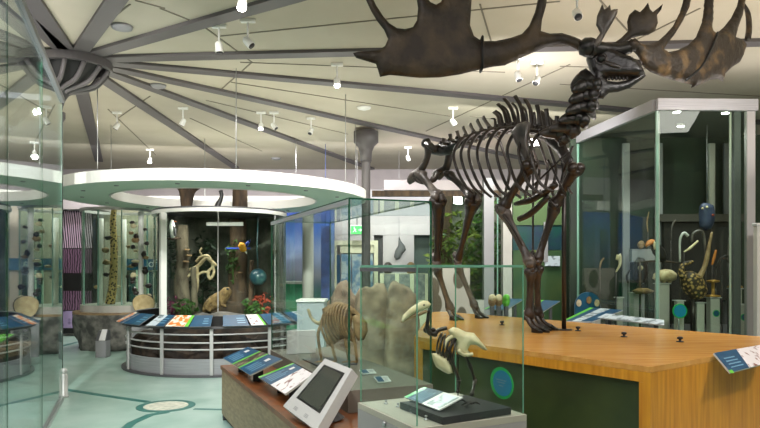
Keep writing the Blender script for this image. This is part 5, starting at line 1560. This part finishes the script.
# hanging leaf-shaped specimen
t = thing('hanging_specimen', tuple(W(399, 262, 14.7)), 'dark grey leaf-shaped specimen hanging against the lilac wall', 'specimen')
m = MB(); m.inflate([(399, 236), (401, 241), (405, 246), (406, 250), (402, 255), (400, 259), (396, 260), (394, 257), (395, 251), (398, 246)], lambda x, y: (W(x, y, 14.7), V((0, 1, 0))), .05, 1.4); m.build('body', M['grey_dk'], t)
q = W(399, 236, 14.7); m = MB(); m.tube([q, (q.x, q.y, CZ)], .005, 5); m.build('hanging_wire', M['grey'], t)
m = MB(); q0 = W(396, 280, 14.7)
for i, (x, lb, mt) in enumerate(((388, 'brown rounded pot on the case row left of the hanging specimen', 'bone_brown'), (411, 'brown green rounded bust right of the hanging specimen', 'fur_brown'))):
    q = W(x, 272, 14.0)
    m = MB(); m.lathe((q.x, q.y, 1.48), [(.07, 0), (.11, .05), (.12, .14), (.07, .22), (.03, .25)], 14); tag(m.build('rounded_pot', M[mt]), lb, 'pot')
t = thing('low_showcase', (.4, 14.0, 0), 'low cream framed showcase beneath the hanging specimen', 'display case')
m = wallbox(380, 428, 266, 341, 13.8, .5, MB())
for v in m.v: v.z = max(v.z, .001)
for v in m.v: v.z = min(v.z, 1.478)
m.build('showcase_body', M['cream'], t)
for x in (384, 399, 414): 
    m = wallbox(x, x + 11, 274, 300, 13.78, .018, MB()); m.build('showcase_window', mat('showcase_glass', (96, 100, 104), .2, col2=(150, 150, 140), scale=9), t)

# pelmets and beams high at the middle
m = wallbox(384, 575, 180, 190, 13.4, .4, MB()); tag(m.build('ceiling_pelmet', M['wall']), 'long pale pelmet behind the hind legs of the deer skeleton', 'pelmet')
m = wallbox(372, 520, 190.5, 196, 12.6, .15, MB()); tag(m.build('wooden_rail', M['bark_dark']), 'long dark wooden rail below the pelmet behind the deer skeleton', 'rail')

# ================================================================== FOLIAGE CASES BEHIND THE SKELETON
t = thing('foliage_case', (1.6, 12.2, 0), 'glazed case full of green foliage with grey columns behind the deer legs', 'display case')
def fpart(x0, x1, y0, y1, mt, nm, Y, dy):
    m = wallbox(x0, x1, y0, y1, Y, dy, MB())
    for v in m.v: v.z = max(v.z, .001)
    return m.build(nm, mt, t)
fpart(433, 600, 190, 352, M['darkwall'], 'backdrop', 13.0, .1)
fpart(433, 452, 196, 352, M['bark_dark'], 'dark_trunk', 12.6, .3)
fpart(484, 494, 178, 358, M['grey'], 'grey_column', 11.4, .2)
fpart(503, 512, 190, 358, M['grey_lt'], 'grey_column', 11.5, .2)
fpart(433, 484, 300, 360, M['grey_lt'], 'case_base', 11.4, .3)
fpart(497, 498.2, 196, 330, M['edge_pale'], 'pane_edge', 11.3, .02)
fpart(433, 483.8, 196, 300, M['glass_dark'], 'glass_pane', 11.4, .01)
leafball('foliage_clump', 1.45, 12.35, 1.75, .55, .25, 1.0, 420, .09, 'leaf_yellow_green', 'yellow green foliage between the hind legs of the deer skeleton', seed=21)
leafball('foliage_clump', 2.1, 12.45, 1.9, .4, .25, 1.1, 320, .09, 'leaf', 'mid green foliage left of the grey columns', seed=22)
t = thing('green_cabinet', (2.8, 11.5, 0), 'dark green cabinet with teal window and olive bands behind the deer front legs', 'cabinet')
for a_ in ((513, 562, 196, 225, mat('olive_green', (68, 92, 50), .6), 'upper_band', 11.6, .2), (513, 562, 225.3, 250, mat('teal_green', (18, 66, 60), .4, col2=(30, 50, 70), scale=4), 'teal_window', 11.62, .2),
           (513, 562, 250.3, 356, mat('deep_green', (32, 70, 36), .6, col2=(62, 84, 40), scale=2), 'lower_band', 11.6, .2), (544, 548, 222, 262, M['grey'], 'upright', 11.55, .04), (545, 560, 256, 266, M['photo_land'], 'notice', 11.56, .03),
           (533, 537, 250, 330, mat('moss_green', (98, 110, 46), .6), 'moss_upright', 11.56, .035)):
    fpart(*a_)
# striped low reading rail with frog models
t = thing('pale_pillar', (1.5, 11.0, 0), 'pale lilac pillar with dark oval animal prints beyond the small case', 'pillar')
M['ovals'] = mat('oval_prints', (92, 78, 62), .6, col2=(186, 172, 164), scale=3.2, kind='voronoi', lo=.33, hi=.37, stretch=(1, 1, .6))
m = wallbox(433, 470, 268, 345, 10.9, .3, MB())
for v in m.v: v.z = max(v.z, .001)
m.build('pillar_body', M['ovals'], t)
# ================================================================== TALL RIGHT SHOWCASE
ZT = 3.53
ca = W(657, 110, 7.3); ca.z = 0
dl = V((-.157, .987)).normalized(); dr = V((1, .03)).normalized()
a = V((ca.x, ca.y)); cb = a + dr * 1.16; cl = a + dl * 1.95; cr_ = a + dr * 3.0
t = thing('tall_right_case', (4.2, 8.3, 0), 'tall right glass showcase with a pale metal header full of skulls and mounted birds', 'display case')
m = MB(); seg_box(m, a, cb, .06, ZT - .13, ZT); m.build('header', M['brushed'], t)
m = MB(); seg_box(m, a + dl * .04, cl, .06, ZT - .13, ZT); m.build('header', M['grey'], t)
m = MB(); m.prism([tuple(a + V((.03, .05))), tuple(cb + V((0, .05))), tuple(cb + V((.9, 1.9))), tuple(cl + V((.04, 0)))], ZT - .05, ZT - .01); m.build('case_roof', mat('roof_dark', (58, 62, 56), .9), t)
m = MB(); seg_box(m, a, cb, .01, .8, ZT - .131); m.build('glass_pane', M['glass_dark'], t)
m = MB(); seg_box(m, a + dl * .01, cl, .01, .8, ZT - .131); m.build('glass_pane', M['glass_dark'], t)
m = MB(); m.box((a.x, a.y, 2.1), (.028, .028, 2.58)); m.build('pane_edge', M['edge_pale'], t)
m = MB(); m.box((a.x + .035, a.y + .04, 2.1), (.02, .02, 2.58)); m.build('corner_rod', M['silver_lt'], t)
q = a + dr * .86
m = MB(); m.box((q.x, q.y + .02, 2.1), (.02, .02, 2.58)); m.build('pane_edge', M['grey_lt'], t)
q = a + dr * 1.09
m = MB(); m.box((q.x, q.y + .02, 1.71), (.10, .06, 3.38)); m.build('frame_post', M['ped_grey'], t)
m = MB(); m.box((q.x - .14, q.y + .05, 1.71), (.08, .06, 3.38)); m.build('frame_post', M['grey_dk'], t)
m = MB(); m.box((cl.x, cl.y, 2.1), (.03, .03, 2.58)); m.build('pane_edge', M['edge_pale'], t)
m = MB(); m.prism([tuple(a), tuple(a + dr * 1.9), tuple(a + dr * 2.2 + dl * 1.8), tuple(cl)], 0, .80); m.build('case_base', M['grey_dk'], t)
m = MB(); bk0 = cl + V((-.1, .05)); bk1 = V((6.6, 9.3)); seg_box(m, bk0, bk1, .06, 0, ZT); m.build('back_wall', M['case_back'], t)
# mullions of the back wall
for px, w_, mt in ((627, 7, 'grey'), (660, 7, 'grey'), (713, 6, 'grey_lt'), (728, 6, 'grey_dk')):
    p = W(px, 200, 9.1)
    m = MB(); m.box((p.x, 9.14, 1.69), (w_ / FPX * 9.1, .05, 3.38)); m.build('back_mullion', M[mt], t)
# dark niche block
m = wallbox(664, 742, 222, 300, 9.0, .08, MB()); m.build('dark_niche', M['case_dark'], t)
m = wallbox(660, 744, 214, 221.5, 8.95, .12, MB()); m.build('niche_lintel', mat('niche_grey', (66, 62, 56), .7), t)
# second lower case to the left
t = thing('second_glass_case', (2.9, 9.9, 0), 'lower glass case with slim grey mullions between the deer and the tall right case', 'display case')
YQ = 9.7
def sp_(x0, x1, y0, y1, mt, nm, Y=YQ, dy=.05):
    m = wallbox(x0, x1, y0, y1, Y, dy, MB())
    for v in m.v: v.z = max(v.z, .001)
    return m.build(nm, mt, t)
sp_(563, 609, 148, 152, M['silver_lt'], 'header', YQ, .08)
sp_(564, 608, 152.2, 325, M['glass_dark'], 'glass_pane', YQ, .01)
sp_(570, 571.6, 152.2, 330, M['silver_lt'], 'pane_edge', YQ - .02, .018)
sp_(608.3, 609.6, 152.2, 330, M['edge'], 'pane_edge', YQ - .02, .03)
sp_(588, 598, 155, 345, M['grey'], 'grey_mullion', YQ + .5, .1)
sp_(563, 632, 150, 352, M['case_back'], 'back_wall', YQ + 1.0, .08)
sp_(564, 608, 326, 366, M['grey_dk'], 'case_base', YQ + .02, .9)
sp_(620, 628, 155, 350, M['grey'], 'grey_mullion', YQ + .7, .08)
# outer right frame next to the edge of the picture
p = W(757, 200, 7.0)
t = thing('door_frame_post', (p.x, 7.0, 0), 'pale grey upright frame at the right edge of the picture', 'post')
m = MB(); m.box((p.x + .04, 7.0, 1.03), (.12, .08, 2.06)); m.build('post_body', M['grey_lt'], t)
m = MB(); m.box((p.x + .04, 7.0, 2.075), (.14, .1, .03)); m.build('post_cap', M['silver_lt'], t)

# ---- exhibits in the tall right case (floor z = .8)
ZF = .801
def pedestal(px, py_top, Y, w, lb, sticker='blue', h=None):
    top = W(px, py_top, Y); w = w * .66
    t = thing('specimen_pedestal', (top.x, Y, ZF), lb, 'pedestal', 'specimen pedestals in the tall right case')
    m = MB(); m.box((top.x, Y, (ZF + top.z - .012) / 2), (w, w, top.z - ZF - .012)); m.build('pedestal_block', M['grey_lt'], t)
    m = MB(); m.box((top.x, Y, top.z - .006), (w + .03, w + .03, .012)); m.build('pedestal_cap', M['silver_lt'], t)
    if sticker:
        c_ = V((top.x + .01, Y - w / 2 - .001, (ZF + top.z) / 2 + .03))
        for r, mt, nm, off in ((.042, 'green_st', 'label_rim', .001), (.034, 'teal', 'label_face', .003)):
            m = MB(); m.slab([c_ + V((r * math.cos(k * math.pi / 12), -off, r * math.sin(k * math.pi / 12))) for k in range(24)][::-1], .0015, V((0, -1, 0)))
            m.build(nm, M[mt], t)
    return top
T = {}
for key, px, py, Y, w, lb, stt in (('a', 596, 318, 8.5, .14, 'grey pedestal at the left end of the exhibits, beside the blue reading panels', None), ('b', 619, 297, 8.3, .11, 'slim grey pedestal below the curved white beak', None),
                              ('c', 637, 292, 8.4, .22, 'grey pedestal under the brown mask', None), ('d', 662, 283, 8.0, .2, 'tall grey pedestal under the furry cream animal', None),
                              ('e', 679, 300, 7.75, .13, 'grey pedestal with a low round blue label behind the mottled bird', 'b'), ('f', 713, 297, 7.75, .17, 'grey pedestal with a blue label under the brass spool', 'b'),
                              ('g', 735, 288, 7.9, .17, 'grey pedestal with a blue label under the brass figure, higher of the right pair', 'b'), ('h', 741, 304, 7.65, .15, 'grey pedestal with a low blue label at the right end of the row', 'b'), ('i', 699, 302, 7.7, .14, 'low grey pedestal right of the mottled bird', None)):
    T[key] = pedestal(px, py, Y, w, lb, stt)
# big round label
c_ = W(680, 311, 7.5)
t = thing('round_label', (c_.x, 7.5, ZF), 'large round turquoise label with a green rim at the foot of the mottled bird', 'label')
m = MB(); m.tube([(c_.x, 7.53, ZF), (c_.x, 7.53, c_.z - .02)], .01, 6); m.build('label_stem', M['silver'], t)
for r, mt, nm, off in ((.085, 'green_st', 'label_rim', 0), (.072, 'teal_bright', 'label_face', .004)):
    m = MB(); m.slab([c_ + V((r * math.cos(k * math.pi / 16), -off, r * math.sin(k * math.pi / 16))) for k in range(32)][::-1], .003 if off else .012, V((0, -1, 0))); m.build(nm, M[mt], t)
Yn = V((0, 1, 0))
def blob(poly, Y, th, mt, nm, par, step=1.4):
    m = MB(); m.inflate(poly, lambda x, y: (W(x, y, Y), Yn), th, step); return m.build(nm, M[mt], par)
# toucan
t = thing('toucan', tuple(W(656, 262, 8.2)), 'black mounted toucan with a big orange bill in the tall right case', 'bird')
blob([(650, 240), (655, 240), (660, 244), (665, 250), (667, 258), (665, 262), (658, 260), (653, 254), (650, 247)], 8.2, .06, 'black', 'body', t)
blob([(645, 245), (647, 241), (651, 239), (655, 240), (654, 244), (649, 246), (646, 248)], 8.17, .03, 'toucan', 'bill', t)
blob([(654, 241), (657, 243), (657, 248), (654, 250), (653, 245)], 8.13, .03, 'ivory', 'throat', t)
m = MB(); m.tube([W(640, 262, 8.25), W(660, 261, 8.22), W(678, 263, 8.25)], [.012, .014, .012], 7, sub=3); m.tube([W(640, 262, 8.25), (W(640, 262, 8.25).x, 8.25, ZF)], .012, 7)
tag(m.build('perch', M['bark_dark']), 'long thin branch on a stem carrying the toucan', 'perch')
# furry cream animal on the tall pedestal
t = thing('furry_animal', (T['d'].x, 8.0, T['d'].z), 'cream furry small animal standing on the tall grey pedestal', 'animal')
blob([(653, 279), (655, 273), (660, 270), (666, 269), (672, 270), (676, 274), (675, 280), (670, 282), (664, 281), (658, 282)], 8.0, .11, 'cream_feather', 'body', t)
for x in (658, 664, 670):
    m = MB(); m.tube([W(x, 279, 7.97), (W(x, 279, 7.97).x, 7.97, T['d'].z + .004)], [.03, .02], 7); m.build('leg', M['cream_feather'], t)
# mottled brass-coloured owl-like bird
t = thing('mottled_bird', tuple(W(692, 300, 7.7)), 'large gold and brown mottled bird with raised wing in the tall right case', 'bird')
M['mottle'] = mat('mottled_plumage', (180, 146, 84), .5, col2=(40, 28, 16), scale=26, kind='voronoi', lo=.25, hi=.5)
blob([(681, 276), (686, 271), (693, 271), (700, 275), (705, 283), (707, 291), (703, 298), (697, 301), (690, 299), (684, 293), (681, 285)], 7.72, .11, 'mottle', 'body', t)
m = MB(); m.tube([W(683, 277, 7.72), W(681, 270, 7.72), W(685, 264, 7.72), W(693, 262, 7.72)], [.05, .035, .03, .02], 8, sub=4); m.build('neck', M['mottle'], t)
m = MB(); m.tube([W(699, 278, 7.7), W(704, 268, 7.7), W(707, 258, 7.7), W(709, 246, 7.7), W(712, 232, 7.7)], [.04, .028, .03, .02, .012], 8, sub=4); m.build('wing_branch', M['bone_tan'], t)
m = MB(); m.tube([W(693, 299, 7.7), (W(693, 299, 7.7).x, 7.7, ZF)], [.03, .03], 7); m.build('stand', M['steel'], t)
# blue dial-like hanging thing
t = thing('blue_owl_figure', tuple(W(706, 226, 8.0)), 'slate blue rounded figure with pale eye spots high in the tall right case', 'figure')
blob([(700, 206), (703, 203), (708, 203), (713, 205), (715, 213), (714, 222), (711, 229), (705, 231), (700, 227), (699, 215)], 8.0, .07, 'slate' if 'slate' in M else 'bluefeather_dull' if 'bluefeather_dull' in M else 'globe', 'body', t)
for x, y, mt in ((702.5, 208.5, 'skull'), (707, 207, 'ivory'), (713, 215, 'redleaf')):
    m = MB(); m.ball(W(x, y, 7.92), .016, 2); m.build('eye_spot', M[mt], t)
q = W(707, 203, 8.0); m = MB(); m.tube([q, (q.x, q.y, ZT - .14)], .004, 5); m.build('hanging_wire', M['grey'], t)
# curved hooks / beaks on stands
def hook(pts, Y, r, mt, lb, nm='curved_beak', cat='specimen', foot=None):
    t = thing(nm, tuple(W(pts[-1][0], pts[-1][1], Y)), lb, cat)
    P = [W(x, y, Y) for x, y in pts]
    m = MB(); m.tube(P, r, 8, sub=4); m.build('horn' if nm != 'curved_beak' else 'beak', M[mt], t)
    m = MB(); e = P[foot if foot is not None else -1]; m.tube([e, (e.x, e.y, ZF)], .008, 6); m.build('stand_rod', M['steel'], t)
hook([(617, 260), (619, 255), (620, 264), (616, 272)], 8.25, [.02, .03, .02, .008], 'ivory', 'pale hooked beak with a red tip left of the brown mask')
hook([(680, 262), (680, 240), (684, 233), (688, 236)], 7.8, [.012, .014, .018, .02], 'silver_lt', 'thin silver upright hook left of the crook', 'silver_hook', 'hook', 0)
hook([(692, 242), (693, 234), (700, 231), (704, 237), (706, 262)], 7.9, [.014, .018, .018, .018, .012], 'bone_grey', 'dark grey crook arching over the mottled bird', 'curved_horn', 'horn', -1)
hook([(684, 252), (690, 248), (698, 241)], 7.75, [.008, .016, .012], 'ivory', 'slanted ivory spike above the neck of the mottled bird', 'ivory_spike', 'horn', 0)
hook([(712, 265), (714, 258), (716, 250)], 7.8, [.01, .018, .012], 'toucan', 'short orange upright beak right of the mottled bird', 'curved_beak', 'specimen', 0)
hook([(728, 262), (729, 245), (730, 238)], 7.95, [.01, .012, .02], 'bone_grey', 'thin grey upright bone behind the brass figure', 'upright_bone', 'bone', 0)
hook([(734, 250), (735, 246), (737, 244)], 7.85, [.01, .014, .012], 'ivory', 'small white tipped bone right of the thin grey one', 'upright_bone', 'bone', 0)
hook([(716, 268), (721, 258), (727, 260), (730, 265)], 7.85, [.012, .014, .012, .008], 'bone_brown', 'small arched brown horn above the brass spool', 'curved_horn', 'horn', 0)
hook([(722, 275), (722, 262), (725, 256), (730, 257)], 7.9, [.008, .01, .014, .008], 'bone_black', 'small black claw on a rod above the brass spool', 'claw', 'claw', 0)
hook([(600, 268), (601, 262), (604, 258)], 8.9, [.008, .014, .01], 'bone_tan', 'tiny tan tooth on a rod far left in the tall right case', 'tooth', 'tooth', 0)
hook([(671, 240), (672, 226), (676, 220)], 8.6, [.01, .014, .01], 'bone_grey', 'tall thin grey horn behind the toucan', 'upright_horn', 'horn', 0)
hook([(628, 283), (627, 276), (630, 270)], 8.35, [.012, .018, .01], 'bone_brown', 'short brown tusk left of the brown mask', 'tusk', 'tusk', 0)
hook([(648, 232), (647, 222), (649, 212)], 8.9, [.006, .01, .006], 'bone_tan', 'thin tall tan spine above the grey box', 'spine', 'bone', 0)
# brown mask / ape skull
t = thing('brown_mask', (T['c'].x, 8.4, T['c'].z), 'dark brown skull-like mask with a white ball eye on a grey pedestal', 'mask')
blob([(634, 262), (638, 257), (644, 258), (647, 265), (648, 274), (645, 283), (640, 285), (635, 281), (633, 272)], 8.4, .09, 'bone_brown', 'face', t)
m = MB(); m.ball(W(640.5, 268, 8.3), .035, 2); m.build('eye', M['skull'], t)
m = MB(); q = W(640, 283, 8.4); m.tube([q, (T['c'].x + .03, 8.4, T['c'].z + .004)], [.03, .05], 8); m.build('foot', M['bone_dark'], t)
m = MB(); q = W(640, 292, 8.2); m.inflate([(631, 291), (638, 288), (647, 288), (655, 291), (650, 294), (636, 294)], lambda x, y: (W(x, y, 8.15), Yn), .07, 1.4)
t2 = thing('brown_shell', tuple(W(643, 296, 8.15)), 'flat brown shell in front of the mask pedestal', 'shell'); m.build('shell_body', M['fur_brown'], t2)
m = MB(); q = W(643, 293, 8.15); m.tube([(q.x, q.y, q.z), (q.x, q.y, ZF)], .02, 7); m.build('stand', M['grey'], t2)
# grey monitor-like box and small skull at the back
t = thing('grey_box', tuple(W(640, 262, 8.9)), 'grey square box behind the toucan', 'box')
m = wallbox(632, 655, 249, 262, 8.85, .1, MB()); m.build('box_body', M['grey'], t)
m = MB(); q = W(643, 262, 8.9); m.tube([(q.x, q.y, q.z), (q.x, q.y, ZF)], .015, 7); m.build('stand', M['steel'], t)
t = thing('small_skull', tuple(W(641, 247, 8.75)), 'small pale skull on top of the grey box', 'skull')
m = MB(); m.ball(W(641, 244.5, 8.87), (.05, .045, .055), 2, .2); m.build('cranium', M['bone_tan'], t)
m = MB(); m.ball(W(641, 247, 8.83), (.03, .03, .025), 2, .2); m.build('jaw', M['bone_tan'], t)
# brass spool and figure
def lathe_thing(px, top, Y, prof, lb, nm, cat, mt='brass'):
    m = MB(); m.lathe((top.x, top.y, top.z + .002), prof, 16); tag(m.build(nm, M[mt]), lb, cat)
lathe_thing(713, T['f'], 7.75, [(.085, 0), (.085, .02), (.02, .03), (.02, .17), (.075, .18), (.075, .20), (.02, .21)], 'brass spool-shaped mount on the pedestal right of the mottled bird', 'brass_spool', 'mount')
lathe_thing(735, T['g'], 7.9, [(.09, 0), (.085, .02), (.04, .04), (.03, .1), (.045, .14), (.03, .18), (.015, .2), (.03, .22), (.02, .25), (.004, .26)], 'brass turned figure on the higher pedestal at the right', 'brass_figure', 'figure')
# lime tag at the case foot
p = G(705, 328, .8)
m = MB(); m.lathe((W(705, 326, 7.5).x, 7.5, ZF), [(.09, 0), (.09, .012), (.05, .02)], 20); tag(m.build('lime_disc', M['green_st']), 'bright green flat disc lying at the front of the tall right case', 'disc')

# ================================================================== READING RAIL BEHIND THE PLINTH
t = thing('reading_rail', (3.0, 7.9, 0), 'low grey reading rail with slanted blue panels behind the oak plinth', 'sign')
def rp(x0, y0, x1, y1, x2, y2, x3, y3, za, zb, cols, nm='slanted_panel'):
    A, B, Cc, D = G(x0, y0, za), G(x1, y1, za), G(x2, y2, zb), G(x3, y3, zb)
    uv, n = panel(A, B, Cc, D)
    bd = MB(); bd.slab([uv(0, 0), uv(1, 0), uv(1, 1), uv(0, 1)], .012, n); bd = bd.build(nm, M['silver_lt'], t)
    u = 0
    for w_, c in cols:
        patch(uv, n, u, 0, u + w_, 1, 'printed_field', M[c], bd); u += w_
    # leg
    for f in (.12, .88):
        q = uv(f, .6) - n * .014
        m = MB(); m.box((q.x, q.y, q.z / 2 - .004), (.04, .04, q.z - .01)); m.build('rail_post', M['grey_dk'], t)
    return uv, n, bd
rp(562, 321, 592, 321.5, 623, 310, 590, 307.5, 1.005, 1.10, [(.12, 'lime'), (.2, 'blue'), (.3, 'photo_land'), (.38, 'blue')])
rp(597, 317.5, 664, 325, 664, 320, 606, 313.5, 1.03, 1.07, [(1.0, 'photo_land')])
rp(522, 312, 541, 313, 560, 301, 538, 300, 1.02, 1.12, [(.15, 'photo_orange'), (.12, 'lime'), (.73, 'blue')])
rp(484, 309, 506, 310, 524, 299, 508, 298.5, 1.02, 1.12, [(.1, 'lime'), (.5, 'blue'), (.4, 'teal')])
# round-topped blue board with bird pictures
t = thing('domed_board', tuple(G(589, 320, 0.0)), 'round-topped dark blue board with animal portraits behind the blue reading panels', 'board')
Yd = 8.9
pts = [W(588 + 13 * math.cos(a_ * math.pi / 14), 306 - 14 * math.sin(a_ * math.pi / 14), Yd) for a_ in range(15)]
m = MB(); m.slab([W(601, 322, Yd)] + pts + [W(575, 322, Yd)], .03, V((0, -1, 0))); m.build('board_panel', M['teal'], t)
for x, y, c in ((579, 303, 'skull'), (589, 300, 'fur_brown'), (597, 303, 'cream_feather')):
    m = MB(); cc = W(x, y, Yd - .034)
    m.slab([cc + V((.035 * math.cos(k * math.pi / 8), 0, .05 * math.sin(k * math.pi / 8))) for k in range(16)][::-1], .003, V((0, -1, 0))); m.build('portrait_print', M[c], t)
q = W(588, 322, Yd); m = MB(); m.box((q.x, Yd + .015, q.z / 2), (.3, .03, q.z - .002)); m.build('board_leg', M['grey_dk'], t)
# owl models on the left rail
for x, lb, c in ((492, 'left one of two small round-faced owl models', 'bone_tan'), (498.5, 'right one of two small round-faced owl models', 'bone_tan'), (506, 'bright green frog model right of the owl models', 'lime')):
    b_ = G(x, 309, 1.0)
    t = thing('owl_model' if c != 'lime' else 'frog_model', (W(x, 309, 8.75).x, 8.75, 0), lb, 'animal')
    q = W(x, 301, 8.75)
    m = MB(); m.ball(q, (.055, .045, .09), 2); m.build('body', M['bone_tan'] if c != 'lime' else M['lime'], t)
    m = MB(); m.ball(q + V((0, -.022, .045)), (.05, .035, .05), 2); m.build('face', M['ivory' if c != 'lime' else 'lime'], t)
    m = MB(); m.box((q.x, 8.75, (q.z - .07) / 2), (.06, .06, q.z - .072)); m.build('stand', M['grey_dk'], t)
# panel mounted on the right flank of the plinth
A = W(718, 354.2, 3.9) 
def onflank(px, s, z):   # point along the right flank, offset outwards
    pass
kk = lambda px: (px - 380) / FPX
def flankpt(px, py, off):
    n_ = V((-u1.x, -u1.y))
    a_ = c0 - V((u1.x, u1.y)) * off
    k = kk(px); s_ = (k * a_.y - a_.x) / (u2.x - k * u2.y)
    p = a_ + u2 * s_
    return W(px, py, p.y)
t = thing('angled_sign', tuple(flankpt(740, 372, .1)), 'blue and white sign with animal photo on the right flank of the plinth', 'sign')
A, B, Cc, D = flankpt(730.5, 372.5, .16), flankpt(775, 361, .16), flankpt(766, 344, .02), flankpt(714, 353, .02)
uv, n = panel(A, B, Cc, D); bd = board(t, uv, n, 'board', M['silver_lt'], .012)
patch(uv, n, 0, 0, .4, 1, 'printed_field', M['blue'], bd); patch(uv, n, .4, 0, 1, 1, 'photo_print', M['photo_red'], bd); patch(uv, n, -.01, -.05, .06, .1, 'lime_stripe', M['lime'], bd, 2)
text_rows(uv, n, .08, .15, .33, .75, 4, bd, M['print_text'], seed=31)
q = uv(.5, .8, -.014)
m = MB(); m.box((q.x - .02, q.y + .02, q.z - .03), (.3, .05, .05), math.atan2(u2.y, u2.x)); m.build('panel_bracket', M['black'], t)

for x, y in ((3.5, 7.55), (4.1, 7.6), (3.9, 8.3)):  # front right and rear lamps are added to brighten the case
    m = MB(); m.lathe((x, y, 3.44), [(.05, 0), (.055, .03), (.03, .04)], 14); tt = tag(m.build('case_downlight', M['silver_lt']), {3.5: 'front left small downlight under the roof of the tall right case', 4.1: 'added front right small downlight under the roof of the tall right case', 3.9: 'added rear small downlight under the roof of the tall right case'}[x], 'light')
    m = MB(); m.lathe((x, y, 3.434), [(.04, 0), (.04, .005)], 14); m.build('lamp_lens', M['bulb'], tt)
    l = bpy.data.lights.new('case_beam', 'SPOT'); l.energy = 45; l.spot_size = math.radians(110); l.spot_blend = .6; l.shadow_soft_size = .04
    o = bpy.data.objects.new('case_beam', l); C.objects.link(o); o.location = (x, y, 3.42)
